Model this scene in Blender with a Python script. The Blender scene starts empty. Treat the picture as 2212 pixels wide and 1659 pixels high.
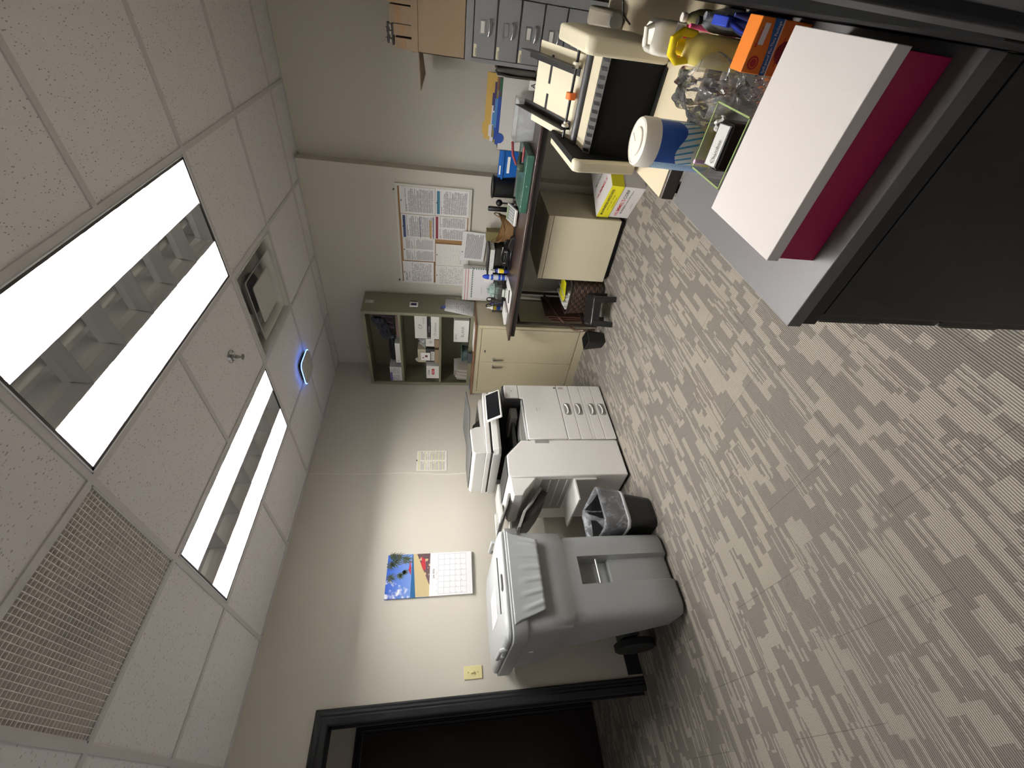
import bpy, bmesh, math, random
import numpy as np
from mathutils import Vector, Matrix
random.seed(7)
S = bpy.context.scene
PI = math.pi

# ------------------------------------------------------------------ camera, world, exposure
F_PX = 899.38                                   # focal length in pixels of the 2212 px frame
YAW, PITCH, ROLL = .785, -.1635, .0173
CAM = (3.1712, -3.4611, 1.335)
def _rot():
    ca, sa, cb, sb, cc, sc = (math.cos(YAW), math.sin(YAW), math.cos(PITCH), math.sin(PITCH), math.cos(ROLL), math.sin(ROLL))
    Rz = np.array([[ca, -sa, 0], [sa, ca, 0], [0, 0, 1.]])
    base = np.array([[1., 0, 0], [0, 0, -1], [0, 1, 0]])
    Rx = np.array([[1., 0, 0], [0, cb, -sb], [0, sb, cb]])
    Rr = np.array([[cc, -sc, 0], [sc, cc, 0], [0, 0, 1.]])
    return Rz @ base @ Rx @ Rr
RC = _rot()
cd = bpy.data.cameras.new('camera'); cam = bpy.data.objects.new('camera', cd)
S.collection.objects.link(cam); S.camera = cam
cd.sensor_width = 36; cd.lens = F_PX / 2212 * 36; cd.clip_start = .02
# the phone was held upright and its picture stored on its side
right, up, back = RC[:, 0], RC[:, 1], RC[:, 2]
m = Matrix.Identity(4)
for i in range(3):
    m[i][0] = -up[i]; m[i][1] = right[i]; m[i][2] = back[i]; m[i][3] = CAM[i]
cam.matrix_world = m
def at(x, y, ax, val):
    """point of the plane axis=val seen at photo pixel x,y (the plane is where the real surface stands)"""
    U, V = 1659 - y, x
    d = RC @ np.array([(U - 829.5) / F_PX, -(V - 1106) / F_PX, -1.])
    t = (val - CAM[ax]) / d[ax]
    return Vector([CAM[i] + t * d[i] for i in range(3)])
w = bpy.data.worlds.new('World'); S.world = w; w.use_nodes = True
w.node_tree.nodes['Background'].inputs[0].default_value = (1, .985, .98, 1)
w.node_tree.nodes['Background'].inputs[1].default_value = .32
S.view_settings.view_transform = 'Standard'; S.view_settings.look = 'None'
S.view_settings.exposure = 0.45; S.view_settings.gamma = 1; S.view_settings.use_curve_mapping = False
TUBE = 200.0

# ------------------------------------------------------------------ materials
def lin(c):
    return tuple(((v / 255) / 12.92 if v / 255 <= .04045 else ((v / 255 + .055) / 1.055) ** 2.4) for v in c)
class NT:
    def __init__(s, name):
        s.m = bpy.data.materials.new(name); s.m.use_nodes = True; s.t = s.m.node_tree
        s.b = s.t.nodes['Principled BSDF']; s.out = s.t.nodes['Material Output']
    def n(s, kind, **k):
        nd = s.t.nodes.new(kind)
        for a, v in k.items(): setattr(nd, a, v)
        return nd
    def put(s, sock, v):
        if hasattr(v, 'is_output') or isinstance(v, bpy.types.NodeSocket): s.t.links.new(v, sock)
        elif isinstance(v, (tuple, list)) and len(v) == 3 and sock.type == 'RGBA': sock.default_value = (*v, 1)
        else: sock.default_value = v
    def math(s, op, a, b=0.0, c=0.0, clamp=False):
        nd = s.n('ShaderNodeMath', operation=op, use_clamp=clamp)
        for i, v in enumerate((a, b, c)): s.put(nd.inputs[i], v)
        return nd.outputs[0]
    def mix(s, f, a, b, blend='MIX'):
        nd = s.n('ShaderNodeMix', data_type='RGBA', blend_type=blend)
        s.put(nd.inputs[0], f); s.put(nd.inputs[6], a); s.put(nd.inputs[7], b)
        return nd.outputs[2]
    def coord(s, kind='Object'):
        return s.n('ShaderNodeTexCoord').outputs[kind]
    def sep(s, v):
        nd = s.n('ShaderNodeSeparateXYZ'); s.put(nd.inputs[0], v); return nd.outputs
    def comb(s, x, y, z=0.0):
        nd = s.n('ShaderNodeCombineXYZ')
        for i, v in enumerate((x, y, z)): s.put(nd.inputs[i], v)
        return nd.outputs[0]
    def noise(s, vec, scale, detail=2.0, rough=.5):
        nd = s.n('ShaderNodeTexNoise'); s.put(nd.inputs['Vector'], vec)
        nd.inputs['Scale'].default_value = scale; nd.inputs['Detail'].default_value = detail; nd.inputs['Roughness'].default_value = rough
        return nd.outputs[0]
    def white(s, vec):
        nd = s.n('ShaderNodeTexWhiteNoise', noise_dimensions='3D'); s.put(nd.inputs[0], vec); return nd.outputs[0]
    def ramp(s, v, lo, hi):
        nd = s.n('ShaderNodeMapRange'); s.put(nd.inputs[0], v); nd.inputs[1].default_value = lo; nd.inputs[2].default_value = hi
        return nd.outputs[0]
    def bump(s, h, strength=.3, dist=.002):
        nd = s.n('ShaderNodeBump'); s.put(nd.inputs['Height'], h); nd.inputs['Strength'].default_value = strength; nd.inputs['Distance'].default_value = dist
        s.t.links.new(nd.outputs[0], s.b.inputs['Normal'])
_mc = {}
def mat(name, col, rough=.5, metal=0.0, var=.0, scale=40, bump=0.0, bdist=.001, coat=0.0, spec=.5):
    if name in _mc: return _mc[name]
    k = NT(name); c = lin(col)
    k.b.inputs['Base Color'].default_value = (*c, 1); k.b.inputs['Roughness'].default_value = rough
    k.b.inputs['Metallic'].default_value = metal; k.b.inputs['Coat Weight'].default_value = coat
    k.b.inputs['Specular IOR Level'].default_value = spec
    v = k.coord()
    if var:
        f = k.noise(v, scale, 3)
        k.put(k.b.inputs['Base Color'], k.mix(f, tuple(x * (1 - var) for x in c), tuple(min(1, x * (1 + var)) for x in c)))
    if bump: k.bump(k.noise(v, scale * 3, 2), bump, bdist)
    _mc[name] = k.m; return k.m
def emis(name, col, strength):
    k = NT(name); k.b.inputs['Base Color'].default_value = (*col, 1)
    k.b.inputs['Emission Color'].default_value = (*col, 1); k.b.inputs['Emission Strength'].default_value = strength
    return k.m
def page(name, paper=(236, 234, 232), ink=(120, 118, 120), rows=40, cols=1, top=.12, bands=(), dens=.55, margin=.08, block=None):
    """printed sheet: rows of grey text with word gaps, optional colour bands (v0, v1, colour, u0, u1)"""
    if name in _mc: return _mc[name]
    k = NT(name); u, v, _ = k.sep(k.coord('UV'))
    row = k.math('FLOOR', k.math('MULTIPLY', v, rows))
    fr = k.math('FRACT', k.math('MULTIPLY', v, rows))
    ln = k.math('MULTIPLY', k.math('GREATER_THAN', fr, .3), k.math('LESS_THAN', fr, .8))
    word = k.math('GREATER_THAN', k.noise(k.comb(k.math('MULTIPLY', u, 34 * cols), k.math('MULTIPLY', row, 7.3)), 1.0, 1), 1 - dens)
    rr = k.white(k.comb(row, 3.0, 1.0))
    uu = k.math('FRACT', k.math('MULTIPLY', u, cols))
    mg = k.math('MULTIPLY', k.math('GREATER_THAN', uu, margin), k.math('LESS_THAN', uu, k.math('SUBTRACT', 1 - margin * .8, k.math('MULTIPLY', k.math('POWER', rr, 6.0), .6))))
    vm = k.math('MULTIPLY', k.math('GREATER_THAN', v, .06), k.math('LESS_THAN', v, 1 - top))
    gap = k.math('GREATER_THAN', k.white(k.comb(k.math('FLOOR', k.math('MULTIPLY', v, rows / 6)), row, 9.0)), .12)
    f = ln
    for g in (word, mg, vm, gap): f = k.math('MULTIPLY', f, g)
    col = k.mix(f, lin(paper), lin(ink))
    for v0, v1, c, u0, u1 in bands:
        b = k.math('MULTIPLY', k.math('MULTIPLY', k.math('GREATER_THAN', v, v0), k.math('LESS_THAN', v, v1)),
                   k.math('MULTIPLY', k.math('GREATER_THAN', u, u0), k.math('LESS_THAN', u, u1)))
        col = k.mix(b, col, lin(c))
    k.put(k.b.inputs['Base Color'], col); k.b.inputs['Roughness'].default_value = .55
    _mc[name] = k.m; return k.m
def clear_film(name, tint=(255, 255, 255), clear=.8, haze=.25, wr=25, bump=.6, refl=.6):
    """thin clear plastic: mostly see-through, a little milky, with glossy creases"""
    if name in _mc: return _mc[name]
    k = NT(name); v = k.coord()
    n = k.n('ShaderNodeTexNoise'); k.put(n.inputs['Vector'], v); n.inputs['Scale'].default_value = wr; n.inputs['Detail'].default_value = 3
    n.inputs['Distortion'].default_value = 1.5
    k.b.inputs['Base Color'].default_value = (*lin(tint), 1); k.b.inputs['Roughness'].default_value = .12
    k.b.inputs['Coat Weight'].default_value = .6
    tr = k.n('ShaderNodeBsdfTransparent'); gl = k.n('ShaderNodeBsdfGlossy'); gl.inputs['Roughness'].default_value = .08
    bp = k.n('ShaderNodeBump'); bp.inputs['Strength'].default_value = bump; bp.inputs['Distance'].default_value = .004
    k.t.links.new(n.outputs[0], bp.inputs['Height'])
    for s_ in (gl.inputs['Normal'], k.b.inputs['Normal']): k.t.links.new(bp.outputs[0], s_)
    fr = k.n('ShaderNodeFresnel'); fr.inputs[0].default_value = 1.45; k.t.links.new(bp.outputs[0], fr.inputs['Normal'])
    crease = k.ramp(n.outputs[0], .45, .7)
    hz = k.math('ADD', k.math('MULTIPLY', crease, haze), 1 - clear, clamp=True)
    m1 = k.n('ShaderNodeMixShader'); k.put(m1.inputs[0], hz); k.t.links.new(tr.outputs[0], m1.inputs[1]); k.t.links.new(k.b.outputs[0], m1.inputs[2])
    m2 = k.n('ShaderNodeMixShader'); k.put(m2.inputs[0], k.math('MULTIPLY', fr.outputs[0], refl)); k.t.links.new(m1.outputs[0], m2.inputs[1]); k.t.links.new(gl.outputs[0], m2.inputs[2])
    k.t.links.new(m2.outputs[0], k.out.inputs[0]); _mc[name] = k.m; return k.m

# ------------------------------------------------------------------ meshes and objects
class MB:
    def __init__(s): s.v = []; s.f = []; s.uv = {}
    def add(s, vs, fs, uvs=None):
        o = len(s.v); s.v += [tuple(p) for p in vs]
        for i, f in enumerate(fs):
            s.f.append(tuple(o + j for j in f))
            if uvs and uvs.get(i): s.uv[len(s.f) - 1] = uvs[i]
        return s
    def box(s, a, b):
        (x0, y0, z0), (x1, y1, z1) = [tuple(map(f, zip(a, b))) for f in (min, max)]
        v = [(x, y, z) for z in (z0, z1) for y in (y0, y1) for x in (x0, x1)]
        q = [(0, 0), (1, 0), (1, 1), (0, 1)]
        return s.add(v, [(0, 2, 3, 1), (4, 5, 7, 6), (0, 1, 5, 4), (3, 2, 6, 7), (2, 0, 4, 6), (1, 3, 7, 5)],
                     {0: q, 1: q, 2: q, 3: q, 4: q, 5: q})
    def obox(s, c, r, u, n, w, h, d):
        """box centred on c with half-axes along r,u,n; the +n face carries a 0-1 uv"""
        c, r, u, n = Vector(c), Vector(r).normalized() * w / 2, Vector(u).normalized() * h / 2, Vector(n).normalized() * d / 2
        v = [c - r - u - n, c + r - u - n, c + r + u - n, c - r + u - n, c - r - u + n, c + r - u + n, c + r + u + n, c - r + u + n]
        q = [(0, 0), (1, 0), (1, 1), (0, 1)]
        return s.add(v, [(3, 2, 1, 0), (4, 5, 6, 7), (0, 1, 5, 4), (1, 2, 6, 5), (2, 3, 7, 6), (3, 0, 4, 7)], {1: q})
    def prism(s, pts, ax, a, b):
        """polygon in the two other axes (in x,y,z order), from a to b along ax"""
        n = len(pts); o = [i for i in range(3) if i != ax]
        def mk(p, val):
            r = [0, 0, 0]; r[ax] = val; r[o[0]], r[o[1]] = p; return r
        v = [mk(p, a) for p in pts] + [mk(p, b) for p in pts]
        f = [tuple(range(n))[::-1], tuple(range(n, 2 * n))] + [(i, (i + 1) % n, n + (i + 1) % n, n + i) for i in range(n)]
        return s.add(v, f)
    def tube(s, pts, r, seg=10, closed=False):
        pts = [Vector(p) for p in pts]; n = len(pts); rs = r if isinstance(r, (list, tuple)) else [r] * n
        ref = None; vs = []; fs = []
        for i, p in enumerate(pts):
            if closed: t = pts[(i + 1) % n] - pts[i - 1]
            else: t = pts[min(i + 1, n - 1)] - pts[max(i - 1, 0)]
            t.normalize()
            if ref is None: ref = Vector((0, 0, 1)) if abs(t.z) < .9 else Vector((1, 0, 0))
            a = t.cross(ref); a.normalize(); b = t.cross(a); ref = -b if ref.dot(b) < 0 else b
            for k in range(seg):
                th = 2 * PI * k / seg; vs.append(p + (a * math.cos(th) + b * math.sin(th)) * rs[i])
        m_ = n if closed else n - 1
        for i in range(m_):
            for k in range(seg):
                j = (i + 1) % n
                fs.append((i * seg + k, i * seg + (k + 1) % seg, j * seg + (k + 1) % seg, j * seg + k))
        if not closed: fs += [tuple(range(seg)), tuple(range((n - 1) * seg, n * seg))[::-1]]
        return s.add(vs, fs)
    def cyl(s, p0, p1, r0, r1=None, seg=24): return s.tube([p0, p1], [r0, r0 if r1 is None else r1], seg)
    def lathe(s, prof, c=(0, 0, 0), seg=32, ax=(0, 0, 1), sx=1.0, sy=1.0, cap=True):
        az = Vector(ax).normalized(); ref = Vector((1, 0, 0)) if abs(az.x) < .9 else Vector((0, 1, 0))
        a = (ref - az * ref.dot(az)).normalized(); b = az.cross(a); vs = []; fs = []; n = len(prof)
        for r, h in prof:
            for k in range(seg):
                th = 2 * PI * k / seg; vs.append(Vector(c) + az * h + a * math.cos(th) * r * sx + b * math.sin(th) * r * sy)
        for i in range(n - 1):
            for k in range(seg): fs.append((i * seg + k, i * seg + (k + 1) % seg, (i + 1) * seg + (k + 1) % seg, (i + 1) * seg + k))
        if cap:
            if prof[0][0] > 1e-6: fs.append(tuple(range(seg))[::-1])
            if prof[-1][0] > 1e-6: fs.append(tuple(range((n - 1) * seg, n * seg)))
        return s.add(vs, fs)
    def rings(s, rings, cap=(True, True)):
        """loft through rings of equally many points"""
        n = len(rings[0]); vs = [p for r in rings for p in r]; fs = []
        for i in range(len(rings) - 1):
            for k in range(n): fs.append((i * n + k, i * n + (k + 1) % n, (i + 1) * n + (k + 1) % n, (i + 1) * n + k))
        if cap[0]: fs.append(tuple(range(n))[::-1])
        if cap[1]: fs.append(tuple(range((len(rings) - 1) * n, len(rings) * n)))
        return s.add(vs, fs)
    def sph(s, c, r, seg=16, sx=1, sy=1, sz=1):
        prof = [(max(1e-4, math.sin(PI * i / 10)) * r, -math.cos(PI * i / 10) * r * sz) for i in range(11)]
        return s.lathe(prof, c, seg, sx=sx, sy=sy)
    def grid(s, fn, nu, nv, closed=False):
        vs = [fn(i / nu, j / nv) for j in range(nv + 1) for i in range(nu + (0 if closed else 1))]
        n = nu if closed else nu + 1
        fs = [(j * n + i, j * n + (i + 1) % n, (j + 1) * n + (i + 1) % n, (j + 1) * n + i) for j in range(nv) for i in range(nu)]
        uv = {q: [(i / nu, j / nv), ((i + 1) / nu, j / nv), ((i + 1) / nu, (j + 1) / nv), (i / nu, (j + 1) / nv)] for q, (j, i) in enumerate((j, i) for j in range(nv) for i in range(nu))}
        return s.add(vs, fs, uv)
    def xf(s, M):
        s.v = [tuple(M @ Vector(p)) for p in s.v]; return s
    def build(s, name, m, parent=None, bev=0, seg=2, smooth=True, local=False, ang=38, sub=0, solid=0, label=None):
        me = bpy.data.meshes.new(name); off = Vector((0, 0, 0))
        if parent is not None and not local:
            p = parent
            while p is not None: off += p.location; p = p.parent
        me.from_pydata([tuple(Vector(p) - off) for p in s.v], [], s.f)
        uvl = me.uv_layers.new(name='UVMap')
        for i, q in s.uv.items():
            pl = me.polygons[i]
            if len(q) == pl.loop_total:
                for j, li in enumerate(pl.loop_indices): uvl.data[li].uv = q[j]
        b = bmesh.new(); b.from_mesh(me)
        bmesh.ops.recalc_face_normals(b, faces=[f for f in b.faces]); b.to_mesh(me); b.free()
        for x in (m if isinstance(m, (list, tuple)) else [m]): me.materials.append(x)
        if smooth:
            for p in me.polygons: p.use_smooth = True
            me.set_sharp_from_angle(angle=math.radians(ang))
        o = bpy.data.objects.new(name, me); S.collection.objects.link(o)
        if parent is not None: o.parent = parent
        if solid: q = o.modifiers.new('s', 'SOLIDIFY'); q.thickness = solid; q.offset = 0
        if bev:
            q = o.modifiers.new('b', 'BEVEL'); q.width = bev; q.segments = seg; q.limit_method = 'ANGLE'; q.angle_limit = math.radians(35)
        if sub: q = o.modifiers.new('u', 'SUBSURF'); q.levels = q.render_levels = sub
        if label: o['label'] = label
        return o
def B(a, b): return MB().box(a, b)
def thing(name, label, cat, loc=(0, 0, 0), rotz=0, group=None):
    o = bpy.data.objects.new(name, None); S.collection.objects.link(o); o.empty_display_size = .05
    o.location = loc; o.rotation_euler = (0, 0, rotz); o['label'] = label; o['category'] = cat
    if group: o['group'] = group
    return o
def tag(o, label, cat, group=None):
    o['label'] = label; o['category'] = cat
    if group: o['group'] = group
    return o
def struct(mb, name, m, parent=None, **k):
    o = mb.build(name, m, parent, **k)
    if parent is None: o['kind'] = 'structure'
    return o
def copy_tree(o, parent=None):
    c = o.copy(); S.collection.objects.link(c)
    if parent is not None: c.parent = parent
    for ch in [x for x in bpy.data.objects if x.parent == o]: copy_tree(ch, c)
    return c
def text(items, name, m, parent, normal_lift=.0006, label=None):
    """items: (string, centre, right, up, height[, width, bold]); all strings become one mesh part"""
    mb = MB()
    for it in items:
        s_, c, r, u, h = it[:5]; wdt = it[5] if len(it) > 5 else None; bold = it[6] if len(it) > 6 else 0
        cu = bpy.data.curves.new('t', 'FONT'); cu.body = s_; cu.size = 1; cu.offset = .008 * bold; cu.resolution_u = 2
        ob = bpy.data.objects.new('t', cu); me = bpy.data.meshes.new_from_object(ob)
        vs = np.array([v.co[:] for v in me.vertices]) if len(me.vertices) else np.zeros((1, 3))
        lo, hi = vs.min(0), vs.max(0); W = max(hi[0] - lo[0], 1e-6)
        k = h / .73; kx = (wdt / W) if wdt else k
        R, Uu = Vector(r).normalized(), Vector(u).normalized(); N = R.cross(Uu); c = Vector(c)
        pts = [c + R * ((p[0] - (lo[0] + hi[0]) / 2) * kx) + Uu * ((p[1] - .36) * k) + N * normal_lift for p in vs]
        mb.add(pts, [tuple(p.vertices) for p in me.polygons])
        bpy.data.objects.remove(ob); bpy.data.curves.remove(cu); bpy.data.meshes.remove(me)
    o = MB.build(mb, name, m, parent, smooth=False)
    if label: o['label'] = label
    return o
def rrect(cx, cy, w_, h_, r, n=5):
    out = []
    for sx, sy, a0 in ((1, 1, 0), (-1, 1, 90), (-1, -1, 180), (1, -1, 270)):
        for i in range(n + 1):
            a = math.radians(a0 + 90 * i / n); out.append((cx + sx * (w_ / 2 - r) + r * math.cos(a), cy + sy * (h_ / 2 - r) + r * math.sin(a)))
    return out

# ------------------------------------------------------------------ common materials
def wall_paint():
    k = NT('wall paint'); v = k.coord(); c = lin((208, 202, 190))
    k.put(k.b.inputs['Base Color'], k.mix(k.noise(v, 3, 3), tuple(x * .97 for x in c), c)); k.b.inputs['Roughness'].default_value = .75; k.b.inputs['Specular IOR Level'].default_value = .12
    k.bump(k.noise(v, 260, 2), .12, .0006); return k.m
M_wall = wall_paint()
def carpet():
    k = NT('carpet'); x, y, z = k.sep(k.coord())
    # planks 0.5 x 0.5 with faint seams
    def blocks(cw, L, seed, th):
        cx = k.math('FLOOR', k.math('DIVIDE', x, cw))
        off = k.white(k.comb(cx, seed, 1.0))
        cy = k.math('FLOOR', k.math('ADD', k.math('DIVIDE', y, L), k.math('MULTIPLY', off, 7.0)))
        return k.math('GREATER_THAN', k.white(k.comb(cx, cy, seed)), th)
    jx = k.math('MULTIPLY', k.math('SUBTRACT', k.noise(k.comb(k.math('MULTIPLY', x, 60.0), k.math('MULTIPLY', y, 60.0)), 1.0, 1), .5), .006)
    x0 = x; x = k.math('ADD', x, jx)
    a = blocks(.0310, .11, 2.0, .56); b = blocks(.0124, .15, 5.0, .58); c2 = blocks(.0062, .22, 8.0, .62); sel = blocks(.0620, .13, 11.0, .52); sel2 = blocks(.0434, .19, 14.0, .5)
    def mx(f, p, q): return k.math('ADD', k.math('MULTIPLY', f, q), k.math('MULTIPLY', k.math('SUBTRACT', 1.0, f), p))
    mask = mx(sel, a, mx(sel2, b, c2))
    x = x0
    rib = k.math('SINE', k.math('MULTIPLY', x, 2 * PI / .0062)); rib = k.math('MULTIPLY_ADD', rib, .5, .5)
    speck = k.noise(k.comb(k.math('MULTIPLY', x, 420.0), k.math('MULTIPLY', y, 240.0)), 1.0, 2)
    lightc, darkc = lin((172, 164, 152)), lin((138, 131, 123)); deep = lin((36, 32, 29))
    base = k.mix(mask, darkc, lightc)
    amp = k.math('MULTIPLY_ADD', mask, -.05, .88)
    base = k.mix(k.math('MULTIPLY', k.math('POWER', rib, 1.5), amp), base, deep)
    base = k.mix(k.math('MULTIPLY', k.ramp(speck, .45, .72), .28), base, deep)
    # seams
    ty = k.math('FRACT', k.math('ADD', k.math('DIVIDE', y, .457), k.math('MULTIPLY', k.math('FLOOR', k.math('DIVIDE', k.math('ADD', x, .105), .457)), .5)))
    tx = k.math('FRACT', k.math('DIVIDE', k.math('ADD', x, .105 + .0), .457))
    seam = k.math('MAXIMUM', k.math('LESS_THAN', ty, .006), k.math('LESS_THAN', tx, .006))
    base = k.mix(k.math('MULTIPLY', seam, .38), base, deep)
    k.put(k.b.inputs['Base Color'], base); k.b.inputs['Roughness'].default_value = .95; k.b.inputs['Specular IOR Level'].default_value = .1
    k.bump(k.math('ADD', k.math('MULTIPLY', rib, -1.0), k.math('MULTIPLY', speck, .8)), .5, .0015)
    return k.m
def ceiling_tile():
    k = NT('ceiling tile'); v = k.coord(); c = lin((230, 226, 226))
    vo = k.n('ShaderNodeTexVoronoi', feature='F1'); 
    mp = k.n('ShaderNodeMapping'); k.t.links.new(v, mp.inputs[0]); mp.inputs['Scale'].default_value = (200, 95, 1)
    mp.inputs['Rotation'].default_value = (0, 0, .5)
    k.t.links.new(mp.outputs[0], vo.inputs['Vector']); vo.inputs['Scale'].default_value = 1
    sp = k.math('LESS_THAN', vo.outputs['Distance'], k.math('MULTIPLY', k.math('POWER', k.white(vo.outputs['Position']), 3.5), .42))
    n = k.noise(v, 150, 3)
    col = k.mix(k.math('MULTIPLY', sp, .6), k.mix(n, tuple(x * .93 for x in c), c), lin((104, 96, 90)))
    k.put(k.b.inputs['Base Color'], col); k.b.inputs['Roughness'].default_value = .9
    k.bump(k.math('SUBTRACT', k.noise(v, 220, 3), k.math('MULTIPLY', sp, 1.5)), .35, .0012); return k.m
M_grid = mat('ceiling grid paint', (202, 198, 197), .5)
M_black_trim = mat('black painted trim', (38, 38, 40), .6, spec=.25, var=.06, scale=30)
M_white = mat('white plastic', (228, 226, 220), .42)
M_white2 = mat('light grey plastic', (196, 195, 193), .45)
M_grey = mat('grey plastic', (140, 141, 140), .45)
M_dark = mat('dark grey plastic', (58, 58, 58), .5)
M_black = mat('black plastic', (22, 22, 23), .42)
M_paper = mat('white paper', (238, 236, 232), .6)
M_chrome = mat('chrome', (200, 200, 200), .22, 1.0)
M_steel = mat('brushed steel', (170, 170, 168), .32, 1.0)
M_ink = mat('dark print', (45, 43, 44), .6)
M_greyink = mat('grey print', (130, 128, 128), .6)
M_red = mat('red print', (196, 38, 44), .55)
M_blue = mat('blue print', (40, 76, 170), .5)
X, Y, Z = Vector((1, 0, 0)), Vector((0, 1, 0)), Vector((0, 0, 1))

# ================================================================== THE SETTING
H = 2.439
GX, GY, T2 = .636, -1.390, .6096
struct(B((-1.55, -5.2, -.05), (3.32, .3, 0)), 'floor', carpet())
DY0, DY1 = -3.055, -4.02           # doorway in the left wall
WT = .12
struct(MB().box((-WT, DY0, 0), (0, .22, H + .02)).box((-WT, DY1, 1.985), (0, DY0, H + .02)).box((-WT, -5.2, 0), (0, DY1, H + .02)), 'wall_left', M_wall)
struct(MB().box((0, .0, 0), (2.012, .22, H + .02)), 'wall_back', M_wall)
struct(MB().box((2.012, .105, 0), (3.32, .22, H + .02)), 'wall_back_recess', M_wall)
struct(MB().box((3.192, -5.2, 0), (3.32, .105, H + .02)), 'wall_right', M_wall)
# corridor beyond the doorway
struct(MB().box((-1.39, -5.2, 0), (-1.27, .22, H + .02)), 'wall_corridor', M_wall)
struct(MB().box((-1.27, -1.6, 0), (-WT, -1.5, H + .02)), 'wall_corridor_end', M_wall)
struct(MB().box((-1.55, -5.2, H + .02), (-WT, .22, H + .06)), 'ceiling_corridor', M_grid)
# ceiling: tiles laid in a metal grid, open where fixtures and grilles sit
xs = [0.0] + [GX + T2 * i for i in range(0, 5)] + [3.192]
ys = sorted([.105] + [GY + T2 * j for j in range(-6, 3)] + [-5.08])
OPEN = [(GX + 2 * T2, GY - 2 * T2, GX + 3 * T2, GY), (GX, GY - 2 * T2, GX + T2, GY), (GX + T2, GY, GX + 2 * T2, GY + T2),
        (GX + T2, GY - 3 * T2, GX + 2 * T2, GY - 2 * T2)]
cm = MB()
for i in range(len(xs) - 1):
    for j in range(len(ys) - 1):
        cx, cy = (xs[i] + xs[i + 1]) / 2, (ys[j] + ys[j + 1]) / 2
        if any(a < cx < c and b < cy < d for a, b, c, d in OPEN): continue
        e = .008
        cm.box((xs[i] + e, ys[j] + e, H + .004), (xs[i + 1] - e, ys[j + 1] - e, H + .02))
        cm.box((xs[i] + .003, ys[j] + .003, H + .010), (xs[i + 1] - .003, ys[j + 1] - .003, H + .02))
struct(cm, 'ceiling', ceiling_tile())
gm = MB(); hw = .012
for x in xs[1:-1]: gm.box((x - hw, ys[0], H - .002), (x + hw, ys[-1], H + .006))
for y in ys[1:-1]:
    for i in range(len(xs) - 1):
        mid = (xs[i] + xs[i + 1]) / 2
        if any(a < mid < c and b + .01 < y < d - .01 for a, b, c, d in OPEN): continue
        gm.box((xs[i] + hw, y - hw, H - .002), (xs[i + 1] - hw, y + hw, H + .006))
struct(gm, 'trim_1', M_grid)
wa = MB()
wa.box((0, -5.08, H - .003), (.022, 0, H + .004)).box((0, -.022, H - .003), (2.012, 0, H + .004)).box((2.012, .083, H - .003), (3.192, .105, H + .004)).box((2.012, 0, H - .003), (2.030, .105, H + .004)).box((3.17, -5.08, H - .003), (3.192, .105, H + .004))
struct(wa, 'trim_2', M_grid)
# black cove base
bb = MB()
for a, b in (((0, DY0 + .07, 0), (.012, -.0, .10)), ((0, -5.08, 0), (.012, DY1 - .08, .10))): bb.box(a, b)
struct(bb, 'baseboard_left', M_black_trim, bev=.003)
struct(B((.012, -.012, 0), (2.012, 0, .10)).box((2.012, -.012, 0), (2.024, .105, .10)).box((2.024, .093, 0), (3.18, .105, .10)), 'baseboard_back', M_black_trim, bev=.003)
# door casings: black, moulded with long grooves
def casing(name, x, s, y0, y1, ztop, w_=.075, t=.018, both=True):
    """casing on the face x, sticking out along s; opening y0 > y1"""
    mb = MB()
    prof = [(0, .55), (.12, 1), (.25, .75), (.4, .95), (.5, .6), (.62, .9), (.78, .7), (.9, .55), (1, .4)]
    n = len(prof)
    def ring(oy, oz, sgn):
        return None
    for k in range(n - 1):
        a, ha = prof[k]; b, hb = prof[k + 1]
        for (p, q) in (((a, ha), (b, hb)),):
            def pt(f, hgt, side):
                o = w_ * (1 - f)
                if side == 'R': return [(x + s * t * hgt, y0 + o, 0), (x + s * t * hgt, y0 + o, ztop + o)]
                if side == 'T': return [(x + s * t * hgt, y0 + o, ztop + o), (x + s * t * hgt, y1 - o, ztop + o)]
                return [(x + s * t * hgt, y1 - o, ztop + o), (x + s * t * hgt, y1 - o, 0)]
            for side in 'RTL':
                if side == 'L' and not both: continue
                A, C = pt(*p, side), pt(*q, side)
                mb.add([A[0], A[1], C[1], C[0]], [(0, 1, 2, 3)])
    # outer rim
    o = w_
    e = t * .55
    mb.add([(x, y0 + o, 0), (x, y0 + o, ztop + o), (x + s * e, y0 + o, ztop + o), (x + s * e, y0 + o, 0)], [(0, 1, 2, 3)])
    mb.add([(x, y0 + o, ztop + o), (x, y1 - o, ztop + o), (x + s * e, y1 - o, ztop + o), (x + s * e, y0 + o, ztop + o)], [(0, 1, 2, 3)])
    mb.add([(x, y1 - o, 0), (x, y1 - o, ztop + o), (x + s * e, y1 - o, ztop + o), (x + s * e, y1 - o, 0)], [(0, 1, 2, 3)])
    return struct(mb, name, M_black_trim, smooth=False)
casing('trim_3', 0, 1, DY0 - .02, DY1 + .02, 1.955)
# jamb lining the opening
struct(MB().box((-WT - .004, DY0 - .022, 0), (.006, DY0, 1.985)).box((-WT - .004, DY1, 0), (.006, DY1 + .022, 1.985)).box((-WT - .004, DY1, 1.955), (.006, DY0, 1.985))
       .box((-.07, DY0 - .036, 0), (-.05, DY0 - .022, 1.955)).box((-.07, DY1 + .022, 1.941), (-.05, DY0 - .022, 1.955)), 'trim_4', M_black_trim, bev=.002)
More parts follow.
